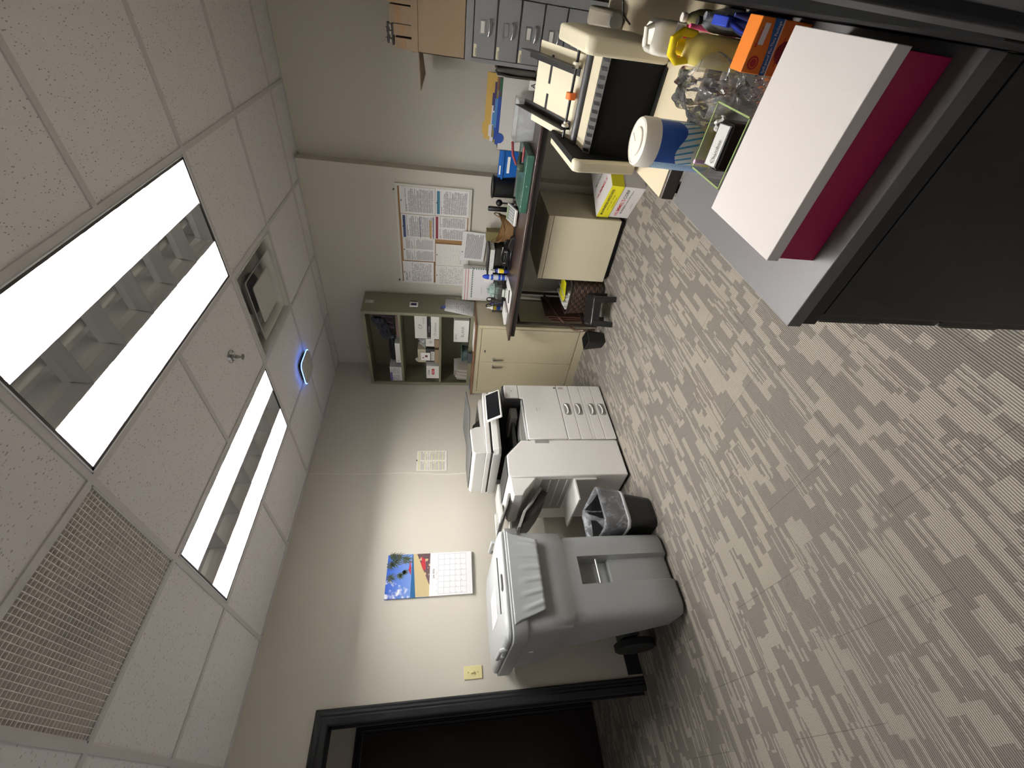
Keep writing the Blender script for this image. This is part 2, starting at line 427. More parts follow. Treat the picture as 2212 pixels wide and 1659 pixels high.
# door across the corridor
CY0, CY1 = -2.945, -3.95
casing('trim_5', -1.27, 1, CY0 - .055, CY1 + .05, 1.92, w_=.055, t=.02)
dr = struct(B((-1.268, CY1 + .05, .005), (-1.255, CY0 - .055, 1.915)), 'door_1', mat('dark brown door', (34, 26, 26), .4, var=.15, scale=6), bev=.002)
MB().cyl((-1.255, CY1 + .13, .98), (-1.21, CY1 + .13, .98), .012).sph((-1.2, CY1 + .13, .98), .028).build('door_handle', M_steel, dr)
struct(B((-1.27, -5.08, 0), (-1.258, CY1, .10)).box((-1.27, CY0, 0), (-1.258, -1.6, .10)), 'baseboard_corridor', M_black_trim)
# right wall: dark panel strip behind the counter and the black casing beside the camera
struct(B((3.181, -3.13, .62), (3.192, .09, .960)), 'trim_6', mat('matt black board', (16, 16, 16), .8, spec=.1), bev=.001)
struct(MB().box((3.1797, -3.27, 0), (3.192, -3.211, 2.1)).box((3.185, -4.3, 0), (3.192, -3.27, 2.1)), 'trim_7', M_black_trim, bev=.002)

# ------------------------------------------------------------------ ceiling fixtures
M_alu = mat('louver aluminium', (222, 222, 222), .3, .6)
M_refl = mat('reflector', (235, 236, 238), .5, .0)
M_tube = emis('fluorescent tube', (1.0, .985, .95), TUBE)
M_off = mat('unlit tube', (225, 225, 222), .4)
def troffer(x0, y0, x1, y1, label):
    t = thing('ceiling_light', label, 'light', ((x0 + x1) / 2, (y0 + y1) / 2, H), group='recessed fluorescent fixtures with parabolic louvers')
    g = .014; x0 += g; x1 -= g; y0 += g; y1 -= g; d = .13
    MB().box((x0, y0, H - .004), (x0 + .004, y1, H + d)).box((x1 - .004, y0, H - .004), (x1, y1, H + d)).box((x0, y0, H - .004), (x1, y0 + .004, H + d)).box((x0, y1 - .004, H - .004), (x1, y1, H + d)).box((x0, y0, H + d), (x1, y1, H + d + .004)).build('housing', M_refl, t)
    fm = MB(); e = .011
    fm.box((x0 + .004, y0 + .004, H - .002), (x0 + .004 + e, y1 - .004, H + .004)).box((x1 - .004 - e, y0 + .004, H - .002), (x1 - .004, y1 - .004, H + .004)).box((x0 + .004, y0 + .004, H - .002), (x1 - .004, y0 + .004 + e, H + .004)).box((x0 + .004, y1 - .004 - e, H - .002), (x1 - .004, y1 - .004, H + .004))
    fm.build('door_frame', mat('dark fixture edge', (62, 60, 60), .4), t)
    lv = MB(); a0, a1, b0, b1 = x0 + .013, x1 - .013, y0 + .013, y1 - .013; hh = .066; z0 = H + .003
    nx, ny = 3, 6; px_, py_ = (a1 - a0) / nx, (b1 - b0) / ny
    def blade_profile(halfw): return [(0.0008, 0), (halfw * .25, hh * .35), (halfw * .55, hh * .7), (halfw, hh)]
    for i in range(nx + 1):                      # long blades along y
        x = a0 + i * px_; P_ = blade_profile(.024)
        for sg in (-1, 1):
            if (i == 0 and sg < 0) or (i == nx and sg > 0): continue
            for (w0, h0), (w1, h1) in zip(P_, P_[1:]):
                lv.add([(x + sg * w0, b0, z0 + h0), (x + sg * w0, b1, z0 + h0), (x + sg * w1, b1, z0 + h1), (x + sg * w1, b0, z0 + h1)], [(0, 1, 2, 3)])
    for j in range(ny + 1):
        y = b0 + j * py_; P_ = blade_profile(.018)
        for sg in (-1, 1):
            if (j == 0 and sg < 0) or (j == ny and sg > 0): continue
            for (w0, h0), (w1, h1) in zip(P_, P_[1:]):
                for i in range(nx):
                    xa, xb = a0 + i * px_, a0 + (i + 1) * px_
                    wa_, wb_ = .024 * (h0 / hh), .024 * (h1 / hh)
                    lv.add([(xa + wa_, y + sg * w0, z0 + h0), (xb - wa_, y + sg * w0, z0 + h0), (xb - wb_, y + sg * w1, z0 + h1), (xa + wb_, y + sg * w1, z0 + h1)], [(0, 1, 2, 3)])
    lv.build('louver', M_alu, t, ang=60)
    for i in range(nx):
        x = a0 + (i + .5) * px_
        MB().cyl((x, y0 + .02, H + .092), (x, y1 - .02, H + .092), .013, seg=12).build('lamp_tube', M_off if i == 1 else M_tube, t, label='unlit tube' if i == 1 else None)
    # reflector sheets that part the three rows above the louver, and the cover over the dead row
    rf = MB()
    for i in (1, 2):
        x = a0 + i * px_; rf.box((x - .024, y0 + .006, z0 + hh), (x + .024, y1 - .006, H + d))
    rf.build('reflector', M_refl, t)
    return t
troffer(*OPEN[0], 'large near ceiling light, two glaring rows with a dark middle row')
troffer(*OPEN[1], 'farther ceiling light next to the calendar wall, seen narrow beside the sprinkler')

# supply diffuser: stepped square cones
x0, y0, x1, y1 = OPEN[2]; c = ((x0 + x1) / 2, (y0 + y1) / 2)
t = thing('air_diffuser', 'square white stepped ceiling air diffuser between the two lights', 'vent', (*c, H))
M_vent = mat('white vent metal', (196, 194, 188), .4)
def sqring(h, z): return [(c[0] - h, c[1] - h, z), (c[0] + h, c[1] - h, z), (c[0] + h, c[1] + h, z), (c[0] - h, c[1] + h, z)]
def sqr(h, z, r=.0, n=4):
    return [(px_, py_, z) for px_, py_ in rrect(c[0], c[1], 2 * h, 2 * h, max(r, .002), n)]
MB().rings([sqr(.290, H - .002), sqr(.272, H - .002), sqr(.262, H + .01, .01), sqr(.235, H + .085, .03)], (False, False)).build('outer_cone', M_vent, t, solid=.0015)
MB().rings([sqr(.205, H - .004, .02), sqr(.200, H + .000, .02), sqr(.150, H + .045, .02)], (False, False)).build('middle_cone', M_vent, t, solid=.003)
MB().rings([sqr(.125, H + .006, .015), sqr(.122, H + .002, .015), sqr(.04, H + .0, .01)], (False, True)).build('centre_plate', M_vent, t, solid=.003)
MB().lathe([(.13, 0), (.13, .12)], (c[0], c[1], H + .08), cap=False).build('duct_collar', mat('duct metal', (150, 152, 152), .5, .2), t)
B((c[0] - .14, c[1] - .14, H + .14), (c[0] + .14, c[1] + .14, H + .145)).build('duct_back', mat('duct back', (120, 122, 122), .6), t)
MB().rings([sqr(.235, H + .085, .03), sqr(.128, H + .088, .12)], (False, False)).build('top_pan', M_vent, t, solid=.0015)
MB().cyl((c[0] - .235, c[1] - .03, H + .03), (c[0] + .0, c[1] - .005, H + .025), .0025, seg=6).build('hanger_wire', M_vent, t)

# return grille: egg-crate
x0, y0, x1, y1 = OPEN[3]; c = ((x0 + x1) / 2, (y0 + y1) / 2)
t = thing('return_grille', 'square egg-crate ceiling return grille with a dark round duct behind', 'vent', (*c, H))
g = MB(); N = 33; e = .014; w0 = (x1 - x0 - 2 * e)
for i in range(N + 1):
    p = x0 + e + w0 * i / N; g.box((p - .0010, y0 + e, H), (p + .0010, y1 - e, H + .0127))
    p = y0 + e + w0 * i / N; g.box((x0 + e, p - .0010, H + .0001), (x1 - e, p + .0010, H + .0126))
g.build('egg_crate', mat('eggcrate white', (236, 230, 224), .45), t, smooth=False)
pb = MB(); zz = H + .05; R_ = .125; cx, cy = c[0] + .015, c[1] - .01
seg = 48; outer = [(x0 + .012, y0 + .012), (x1 - .012, y0 + .012), (x1 - .012, y1 - .012), (x0 + .012, y1 - .012)]
def sqpt(a):
    ca, sa = math.cos(a), math.sin(a); q = (w0 / 2 + .002) / max(abs(ca), abs(sa)); return (c[0] + q * ca, c[1] + q * sa)
ring_o = [(*sqpt(2 * PI * k / seg), zz) for k in range(seg)]; ring_i = [(cx + R_ * math.cos(2 * PI * k / seg), cy + R_ * math.sin(2 * PI * k / seg), zz) for k in range(seg)]
low = [(p[0], p[1], H + .013) for p in ring_o]
MB().rings([low, ring_o, ring_i], (False, False)).build('plenum', mat('plenum lining', (240, 235, 230), .7), t, smooth=False)
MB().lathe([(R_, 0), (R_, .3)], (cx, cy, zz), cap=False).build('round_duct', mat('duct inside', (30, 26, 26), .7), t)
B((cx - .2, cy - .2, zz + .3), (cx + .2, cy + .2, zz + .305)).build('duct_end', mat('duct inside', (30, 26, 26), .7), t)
pf = .006
MB().box((x0 + .012, y0 + .012, H - .001), (x0 + .012 + pf, y1 - .012, H + .013)).box((x1 - .012 - pf, y0 + .012, H - .001), (x1 - .012, y1 - .012, H + .013)).box((x0 + .012, y0 + .012, H - .001), (x1 - .012, y0 + .018, H + .013)).box((x0 + .012, y1 - .018, H - .001), (x1 - .012, y1 - .012, H + .013)).build('border', M_grid, t)

# sprinkler
sx, sy = 1.555, -1.675
t = thing('sprinkler', 'small chrome fire sprinkler hanging from the ceiling tile', 'sprinkler', (sx, sy, H))
MB().lathe([(.036, 0), (.034, -.006), (.024, -.010), (.020, -.004)], (sx, sy, H + .003)).build('escutcheon', M_chrome, t)
MB().cyl((sx, sy, H), (sx, sy, H - .022), .010).cyl((sx - .011, sy, H - .018), (sx - .003, sy, H - .052), .003, seg=8).cyl((sx + .011, sy, H - .018), (sx + .003, sy, H - .052), .003, seg=8).cyl((sx, sy, H - .02), (sx, sy, H - .05), .0025, seg=8).build('frame', M_steel, t)
MB().lathe([(.016, -.054), (.017, -.056), (.004, -.058)], (sx, sy, H), seg=16).build('deflector', M_steel, t)

# access point with a blue light ring
ax_, ay_ = .742, -.875
t = thing('wifi_access_point', 'square white ceiling device with glowing blue light strip round its edge', 'access point', (ax_, ay_, H))
def rr3(w_, z, r): return [(a, b, z) for a, b in rrect(ax_, ay_, w_, w_, r, 8)]
MB().rings([rr3(.17, H - .002, .03), rr3(.17, H - .020, .03)]).build('mount', M_black, t)
MB().rings([rr3(.214, H - .020, .045), rr3(.20, H - .024, .04), rr3(.222, H - .026, .05)]).build('base', M_black, t)
MB().rings([rr3(.206, H - .0258, .045), rr3(.2245, H - .0262, .05), rr3(.2245, H - .0297, .05)], (True, True)).build('light_ring', emis('blue light', (.06, .22, 1.0), 16.0), t, label='glowing blue light strip')
MB().rings([rr3(.220, H - .0298, .05), rr3(.214, H - .036, .048), rr3(.18, H - .040, .04), rr3(.06, H - .042, .02)]).build('cover', mat('access point white', (186, 184, 180), .5), t, ang=60)

# ================================================================== LEFT WALL
def wpt(y, z, x=0.0): return Vector((x, y, z))
# wall calendar: picture page above, month grid below
M_cal = page('calendar sheet', (240, 238, 240), (160, 158, 165), rows=60, top=.9, dens=.0)
CY, CZ, CW, CH = -2.268, 1.408, .305, .305      # centre of the fold
t = thing('wall_calendar', 'wall calendar open at July 2026 with a palm beach picture above the month grid', 'calendar', (0, CY, CZ))
def calendar_picture():
    k = NT('beach picture'); u, v, _ = k.sep(k.coord('UV'))
    sky = k.mix(v, lin((150, 180, 226)), lin((48, 92, 196)))
    cl = k.noise(k.comb(k.math('MULTIPLY', u, 4.0), k.math('MULTIPLY', v, 5.0)), 1.6, 4)
    cm_ = k.math('MULTIPLY', k.ramp(cl, .48, .62), k.math('LESS_THAN', u, k.math('MULTIPLY_ADD', v, .5, -.05)))
    sky = k.mix(cm_, sky, lin((238, 238, 245)))
    sea = lin((38, 92, 140)); sand = k.mix(k.noise(k.comb(k.math('MULTIPLY', u, 60.0), k.math('MULTIPLY', v, 60.0)), 1.0, 2), lin((214, 198, 156)), lin((182, 162, 120)))
    hor = k.math('LESS_THAN', v, .43); col = k.mix(hor, sky, sea)
    shore = k.math('LESS_THAN', v, k.math('MULTIPLY_ADD', u, .10, .31)); col = k.mix(shore, col, sand)
    shade = k.math('MULTIPLY', k.math('LESS_THAN', v, k.math('MULTIPLY_ADD', u, .42, -.1)), k.math('GREATER_THAN', k.noise(k.comb(k.math('MULTIPLY', u, 9.0), k.math('MULTIPLY', v, 12.0)), 1.0, 3), .42))
    col = k.mix(shade, col, lin((96, 76, 80)))
    k.put(k.b.inputs['Base Color'], col); k.b.inputs['Roughness'].default_value = .35; return k.m
MB().obox((.010, CY, CZ + CH / 2), Y, Z, X, CW, CH, .004).build('picture_page', calendar_picture(), t)
MB().obox((.006, CY, CZ + CH / 2), Y, Z, X, CW + .004, CH, .003).build('back_page', mat('blue page edge', (90, 130, 190), .5), t)
MB().obox((.012, CY, CZ - CH / 2), Y, Z, X, CW, CH, .012).build('month_page', M_cal, t, bev=.001)
pm = MB(); rr = random.Random(3)
def uvp(u, v, x=.0125): return Vector((x, CY - CW / 2 + u * CW, CZ + v * CH))
def leaf(mb, c, ang, L, w_):
    a = Vector((math.cos(ang), math.sin(ang) - .25)); a = a.normalized(); n = Vector((-a.y, a.x))
    pts = [(0, 0), (.4, w_), (1, -.02), (.45, -w_)]
    mb.add([uvp(c[0] + a.x * L * p + n.x * q, c[1] + a.y * L * p + n.y * q - .06 * p * p) for p, q in pts], [(0, 1, 2, 3)])
for c, L in (((.46, .93), .13), ((.50, .72), .10), ((.58, .62), .08), ((.82, .86), .16), ((.93, .78), .15), ((.76, .95), .14), ((.88, .60), .14), ((.97, .92), .12)):
    for i in range(11): leaf(pm, c, i * 2 * PI / 11 + rr.random() * .3, L, .018)
pm.build('palm_leaves', mat('palm print', (66, 78, 60), .5), t, smooth=False)
tk = MB()
for a, b in (((.46, .93), (.68, .40)), ((.82, .86), (.80, .42)), ((.70, 1.0), (.84, .40)), ((.95, .8), (.9, .4))):
    tk.add([uvp(a[0] - .006, a[1], .0123), uvp(a[0] + .006, a[1], .0123), uvp(b[0] + .009, b[1], .0123), uvp(b[0] - .009, b[1], .0123)], [(0, 1, 2, 3)])
tk.build('palm_trunks', mat('trunk print', (88, 80, 84), .5), t, smooth=False)
hb = MB()
hb.add([uvp(.50, .44, .0124), uvp(.62, .50, .0124), uvp(.86, .47, .0124), uvp(.62, .44, .0124)], [(0, 1, 2, 3)])
hb.build('red_roof_print', mat('red roof print', (176, 44, 56), .5), t, smooth=False)
hb = MB()
hb.add([uvp(.60, .16, .0124), uvp(.62, .1, .0124), uvp(.86, .12, .0124), uvp(.93, .22, .0124), uvp(.84, .2, .0124), uvp(.76, .22, .0124)], [(0, 1, 2, 3, 4, 5)])
hb.build('red_boat_print', mat('red roof print', (176, 44, 56), .5), t, smooth=False)
gl = MB(); g0, g1, h0, h1 = .04, .96, -.86, -.20
for i in range(8): u_ = g0 + (g1 - g0) * i / 7; gl.add([uvp(u_ - .002, h0, .0183), uvp(u_ + .002, h0, .0183), uvp(u_ + .002, h1, .0183), uvp(u_ - .002, h1, .0183)], [(0, 1, 2, 3)])
for j in range(6): v_ = h0 + (h1 - h0) * j / 5; gl.add([uvp(g0, v_ - .002, .0183), uvp(g1, v_ - .002, .0183), uvp(g1, v_ + .002, .0183), uvp(g0, v_ + .002, .0183)], [(0, 1, 2, 3)])
gl.build('date_grid', mat('calendar lines', (150, 150, 158), .6), t, smooth=False)
its = [('July 2026', uvp(.5, -.085, .0183), Y, Z, .013, None, 1)]
for i, d_ in enumerate(('Sunday', 'Monday', 'Tuesday', 'Wednesday', 'Thursday', 'Friday', 'Saturday')): its.append((d_, uvp(g0 + (g1 - g0) * (i + .5) / 7, -.165, .0183), Y, Z, .0035))
for dd in range(1, 32):
    q = dd + 2; its.append((str(dd), uvp(g0 + (g1 - g0) * (q % 7 + .15) / 7, h1 - (h1 - h0) * (q // 7 + .18) / 5, .0183), Y, Z, .0048, None, 1))
text(its, 'printed_dates', M_ink, t)
# light switch
t = thing('light_switch', 'cream toggle light switch on the wall between recycling cart and doorway', 'switch', (0, -2.888, 1.117))
MB().obox((.003, -2.888, 1.117), Y, Z, X, .072, .114, .006).build('wall_plate', mat('cream plastic', (226, 216, 160), .4), t, bev=.002)
MB().obox((.010, -2.888, 1.121), Y, Z, X, .010, .022, .016).build('toggle', mat('cream plastic', (226, 216, 160), .4), t, bev=.002)
MB().cyl((.006, -2.888, 1.147), (.0075, -2.888, 1.147), .003).cyl((.006, -2.888, 1.087), (.0075, -2.888, 1.087), .003).build('screw', mat('dull brass', (130, 118, 84), .4, .8), t)
# notice sheet pinned to the wall
p = at(900, 974, 0, 0); q = at(966, 1018, 0, 0)
cy_, cz_ = -1.555, 1.378
cc = (at(901, 974, 0, 0) + at(967, 1017, 0, 0) + at(897, 1017, 0, 0) + at(966, 975, 0, 0)) / 4
t = thing('wall_notice', 'small printed list with pale yellow highlights pinned beside the white wall cable', 'notice', (0, cc.y, cc.z))
dz = (at(901, 996, 0, 0) - at(966, 996, 0, 0)).z; dy = (at(933, 974, 0, 0) - at(933, 1017, 0, 0)).y
M_not = page('notice print', (236, 232, 222), (158, 150, 148), rows=46, cols=2, top=.08, dens=.62, bands=[(.70, .72, (232, 228, 170), .04, .96), (.50, .52, (232, 228, 170), .04, .96), (.38, .40, (232, 228, 170), .04, .96), (.26, .28, (232, 228, 170), .04, .96), (.14, .16, (232, 228, 170), .04, .96), (.9, .94, (226, 222, 170), .04, .96)])
MB().obox((.002, cc.y, cc.z), Y, Z, X, dy, dz, .0012).build('sheet', M_not, t)
pp = at(900.5, 995, 0, .004); MB().cyl((.002, pp.y, pp.z), (.010, pp.y, pp.z), .004, .006, 12).build('push_pin', M_dark, t)
# white cable down the wall
pts = [at(x, y, 0, .004) for x, y in ((668, 1023), (700, 1024), (740, 1025), (790, 1025), (840, 1023), (880, 1021), (920, 1022), (960, 1024), (1000, 1022))]
pts = pts + [Vector((.004, pts[-1].y, 1.0)), Vector((.004, pts[-1].y, .5))]
tag(MB().tube(pts, .0038, 8).build('wall_cable', mat('white cable', (226, 222, 212), .5)), 'thin white cable running from the ceiling down the wall behind the copier', 'cable')

# ================================================================== GREY ROLL-OUT CART
M_bin = mat('grey moulded plastic', (150, 152, 152), .42, var=.04, scale=60, bump=.06)
t = thing('recycling_cart', 'large grey wheeled waste cart with ribbed lid between copier and doorway', 'cart', (.55, -2.63, 0))
def ring(xb, xf, ya, yb, z, r=.05, rec=0.0, n=5):
    """rounded rectangle; ya<yb; the +x face dips by rec between the two front columns"""
    out = []
    cor = [(xf - r, yb - r, 0), (xb + r, yb - r, 90), (xb + r, ya + r, 180), (xf - r, ya + r, 270)]
    for cx, cy, a0 in cor:
        for i in range(n + 1):
            a = math.radians(a0 + 90 * i / n); out.append((cx + r * math.cos(a), cy + r * math.sin(a), z))
    # front face points from ya up to yb
    for yy, dd in ((-2.700, 0), (-2.690, 0), (-2.676, 1), (-2.61, 1), (-2.552, 1), (-2.538, 0), (-2.528, 0)): out.append((xf - rec * dd, yy, z))
    return out
body = [ring(.60, .845, -2.855, -2.415, .012, .06, .03), ring(.585, .862, -2.862, -2.408, .03, .06, .03), ring(.52, .866, -2.868, -2.406, .18, .06, .034),
        ring(.43, .868, -2.872, -2.404, .375, .06, .04), ring(.43, .868, -2.872, -2.404, .382, .06, .085), ring(.34, .868, -2.874, -2.404, .555, .06, .085),
        ring(.335, .868, -2.874, -2.404, .568, .06, .0), ring(.26, .866, -2.876, -2.402, .635, .06, 0), ring(.24, .880, -2.896, -2.386, .655, .05, 0), ring(.12, .884, -2.905, -2.378, .80, .05, 0),
        ring(.10, .878, -2.91, -2.372, .90, .05, 0)]
MB().rings(body).build('body', M_bin, t, ang=50)
fl = MB()
for s_, yo in ((1, -2.47), (-1, -2.78)):          # swollen front columns
    pass
MB().rings([ring(.06, .890, -2.932, -2.352, .895, .06), ring(.055, .897, -2.94, -2.345, .905, .06), ring(.055, .897, -2.94, -2.345, .972, .06), ring(.065, .885, -2.93, -2.355, .978, .06)]).build('rim', M_bin, t, ang=50)
# skirt of the rim: apron with finger ribs
ap = MB()
prof = [(.897, .965), (.901, .93), (.910, .86), (.921, .800)]
ny_ = 60
def apx(v):  # v 0 top..1 bottom
    i = min(2, int(v * 3)); f = v * 3 - i; return (prof[i][0] * (1 - f) + prof[i + 1][0] * f, prof[i][1] * (1 - f) + prof[i + 1][1] * f)
def apron(u, v):
    x, z = apx(v); yT0, yT1, yB0, yB1 = -2.872, -2.385, -2.815, -2.452
    ya = yT0 * (1 - v) + yB0 * v; yb = yT1 * (1 - v) + yB1 * v; y = ya + (yb - ya) * u
    wgt = 0
    for k in range(6):
        c_ = .10 + k * .16; dd = abs(u - c_) / .035
        if dd < 1 and v > .38: wgt = max(wgt, min(1, (v - .38) * 4) * (1 - dd * dd))
    return (x + .006 * wgt, y, z)
ap.grid(apron, 72, 14); ap.build('apron', M_bin, t, solid=.006, ang=60)
MB().rings([ring(.085, .882, -2.925, -2.362, .979, .06), ring(.08, .886, -2.930, -2.357, .985, .06), ring(.08, .884, -2.928, -2.360, .997, .06), ring(.10, .862, -2.905, -2.383, 1.012, .06),
            ring(.16, .80, -2.86, -2.43, 1.016, .05), ring(.20, .76, -2.83, -2.46, 1.026, .05)]).build('lid', mat('light grey lid', (176, 178, 178), .4, var=.03, scale=50), t, ang=50)
MB().box((.80, -2.79, 1.008), (.812, -2.50, 1.020)).build('lid_slot', M_dark, t)
MB().tube([(.862, -2.70, 1.004), (.872, -2.69, 1.012), (.872, -2.62, 1.012), (.862, -2.61, 1.004)], .006, 10).build('lid_latch', M_grey, t)
MB().tube([(.70, -2.925, .985), (.70, -2.935, 1.02), (.55, -2.935, 1.025), (.55, -2.925, .985)], .011, 12).build('lid_handle', mat('light grey lid', (176, 178, 178), .4), t)
MB().tube([(.70, -2.365, .985), (.70, -2.355, 1.02), (.55, -2.355, 1.025), (.55, -2.365, .985)], .011, 12).build('lid_handle', mat('light grey lid', (176, 178, 178), .4), t)
MB().tube([(.09, -2.88, .955), (.03, -2.88, .965), (.03, -2.40, .965), (.09, -2.40, .955)], .014, 12).build('push_handle', M_grey, t)
MB().cyl((.838, -2.680, .452), (.838, -2.548, .452), .0075).build('lift_bar', M_chrome, t, label='shiny metal lift bar')
for y_ in (-2.905, -2.365):
    y1_ = y_ + (.045 if y_ < -2.6 else -.045)
    w_ = MB().lathe([(.06, -.001), (.118, 0), (.127, .006), (.127, .039), (.118, .045), (.06, .046)], (.30, min(y_, y1_), .128), 32, (0, 1, 0))
    w_.build('wheel', mat('black rubber', (20, 20, 20), .7), t)
MB().cyl((.30, -2.87, .128), (.30, -2.40, .128), .012).box((.26, -2.85, .13), (.42, -2.42, .22)).build('axle', M_dark, t)
MB().obox((.60, -2.70, 1.0275), X, Y, Z, .26, .17, .0006).build('sticker', page('cart sticker', (240, 236, 238), (190, 120, 130), rows=14, dens=.5), t)
MB().obox((.49, -2.9065, .835), X, Z, -Y, .02, .05, .0008).build('small_label', M_paper, t)

# ================================================================== WASTEBASKET with clear liner
t = thing('wastebasket', 'black wastebasket with a clear plastic liner between copier and grey cart', 'bin', (.735, -2.25, 0))
def rr(cx, cy, w_, h_, z, r=.05, jit=0.0, rnd=None):
    P_ = rrect(cx, cy, w_, h_, r, 6)
    return [(a + (rnd.uniform(-jit, jit) if rnd else 0), b + (rnd.uniform(-jit, jit) if rnd else 0), z + (rnd.uniform(-jit, jit) if rnd else 0)) for a, b in P_]
bk = [(.74, -2.272, .27, .195, 0), (.74, -2.27, .275, .2, .008), (.732, -2.245, .36, .262, .335), (.732, -2.245, .375, .275, .34), (.732, -2.245, .372, .272, .352)]
MB().rings([rr(*q) for q in bk] + [rr(.732, -2.245, .352, .254, .350), rr(.74, -2.27, .26, .185, .012)], (True, True)).build('body', M_black, t)
rnd = random.Random(5); M_film = clear_film('clear liner', (225, 228, 235), .80, .30, 14, .6)
def sleeve(lv, out, jit):
    R = []
    for z in lv:
        f = z / .345; w_ = .27 + .09 * f; h_ = .195 + .067 * f; cx = .74 - .008 * f; cy = -2.27 + .025 * f
        R.append(rr(cx, cy, w_ + out, h_ + out, z, .055, jit, rnd))
    return R
MB().rings(sleeve([.205, .215, .25, .29, .33, .352], .022, .0015) + [rr(.732, -2.245, .376, .276, .362, .055, .003, rnd), rr(.732, -2.245, .352, .252, .36, .05, .003, rnd), rr(.732, -2.245, .338, .236, .30, .05, .006, rnd), rr(.735, -2.25, .30, .21, .18, .05, .008, rnd), rr(.735, -2.25, .26, .18, .05, .05, .006, rnd)], (False, True)).build('liner', M_film, t, ang=80, label='clear crinkled liner')
MB().rings([[(a, b, c + .0) for a, b, c in q] for q in (rr(.737, -2.258, .345, .250, .19, .055, .002, rnd), rr(.737, -2.258, .351, .256, .20, .055, .002, rnd), rr(.737, -2.256, .349, .254, .212, .055, .002, rnd))], (False, False)).build('liner_hem', mat('milky liner hem', (190, 190, 192), .4), t, solid=.002)

# ================================================================== COPIER
FX = .75
def fp(y, z, x=FX): return (x, y, z)
t = thing('copier', 'large white office copier with touch screen, four paper drawers and side finisher', 'copier', (.45, -1.45, 0))
M_cw = mat('copier white', (232, 229, 225), .4, var=.015, scale=20); M_cg = mat('copier light grey', (206, 205, 201), .42)
M_dk = mat('copier charcoal', (50, 50, 50), .45); M_tray = mat('copier tray grey', (134, 134, 130), .45)
MB().box((.17, -1.60, .018), (.73, -1.06, .04)).box((.17, -1.92, .02), (.73, -1.64, .04)).cyl((.68, -1.1, .0), (.68, -1.1, .03), .02).cyl((.68, -1.55, .0), (.68, -1.55, .03), .02).cyl((.68, -1.88, .0), (.68, -1.88, .03), .02).cyl((.22, -1.1, .0), (.22, -1.1, .03), .02).cyl((.22, -1.88, .0), (.22, -1.88, .03), .02).build('plinth', M_black, t)
MB().box((.14, -1.614, .03), (.733, -1.048, .688)).build('body', M_cw, t, bev=.006)
sm = M_dk
# front door, toner cover, drawers
MB().prism([(-1.610, .400), (-1.610, .704), (-1.196, .698), (-1.192, .727), (-1.050, .729), (-1.050, .400)], 0, .733, FX).build('front_door', M_cw, t, bev=.005)
MB().prism([(-1.188, .731), (-1.188, .838), (-1.180, .845), (-1.058, .843), (-1.050, .835), (-1.050, .732)], 0, .70, FX).build('toner_cover', M_cw, t, bev=.004)
hm = MB()
for i, (z0, z1) in enumerate(((.298, .396), (.207, .295), (.103, .176), (.014, .100))):
    dr = MB().box((.733, -1.611, z0), (FX, -1.049, z1)).build('paper_drawer', M_cw, t, bev=.003)
    zc = z0 + (z1 - z0) * .5
    o_ = rrect(-1.312, zc + .0, .125, .056, .022, 5)
    MB().prism(o_, 0, FX - .001, FX + .0012).build('handle_recess', mat('handle recess', (150, 149, 145), .5), dr)
    MB().tube([(FX + .001, -1.262, zc + .016), (FX + .007, -1.275, zc + .006), (FX + .010, -1.312, zc - .001), (FX + .007, -1.349, zc + .002), (FX + .001, -1.362, zc + .012)], .0055, 8).build('handle', M_cw, dr)
    text([(str(i + 1), fp(-1.075, zc + .018, FX + .0002), Y, Z, .008, None, 1)], 'drawer_number', M_ink, dr)
MB().box((.733, -1.611, .178), (FX - .001, -1.049, .205)).build('drawer_rail', M_cw, t, bev=.002)
text([('RICOH', fp(-1.315, .600, FX), Y, Z, .0085, None, 1), ('IM C4500', fp(-1.315, .578, FX), Y, Z, .0055)], 'maker_name', M_greyink, t)
# small sticker shapes
MB().box((FX, -1.085, .408), (FX + .0006, -1.071, .424)).build('code_label', M_dark, t)
MB().box((FX, -1.092, .335), (FX + .0006, -1.068, .385)).build('warning_label', page('warning label', (214, 206, 204), (150, 130, 130), rows=10, dens=.7, top=.05), dr if False else t)
lb = MB()
for r_, (yy, zz) in ((.010, (-1.088, .812)), (.007, (-1.104, .814)), (.009, (-1.12, .79))): lb.tube([(FX + .0008, yy + r_ * math.cos(a / 8 * 2 * PI), zz + r_ * math.sin(a / 8 * 2 * PI)) for a in range(8)], .0006, 4, True)
lb.tube([(FX + .0008, a, b) for a, b in rrect(-1.115, .782, .06, .03, .008, 3)], .0006, 4, True).box((FX, -1.125, .784), (FX + .0008, -1.105, .788)).build('panel_emblem', M_greyink, t)
# right column and the dark throat where sheets come out
MB().box((.16, -1.188, .70), (.70, -1.05, .846)).build('column', M_cg, t, bev=.004)
MB().prism([(-1.192, .700), (-1.192, .850), (-1.185, .858), (-1.06, .862), (-1.046, .852), (-1.044, .700)], 0, .16, .736).build('column_shell', M_dk, t, bev=.003)
MB().box((.15, -1.62, .69), (.22, -1.19, .90)).box((.16, -1.2, .856), (.62, -1.06, .905)).build('scanner_support', M_dk, t)
ex = MB(); ex.prism([(-1.605, .700), (-1.605, .745), (-1.52, .752), (-1.36, .735), (-1.24, .712), (-1.20, .700)], 0, .24, .70); ex.build('exit_tray', M_tray, t, bev=.003)
MB().box((.70, -1.61, .704), (.742, -1.20, .712)).build('throat_ledge', mat('ledge grey', (168, 168, 165), .4), t, bev=.002)
MB().prism([(-1.60, .762), (-1.60, .80), (-1.40, .79), (-1.25, .775), (-1.25, .762)], 0, .26, .60).build('bridge_unit', M_dk, t, bev=.004)
MB().box((.40, -1.33, .74), (.66, -1.22, .80)).build('exit_guide', M_tray, t, bev=.01)
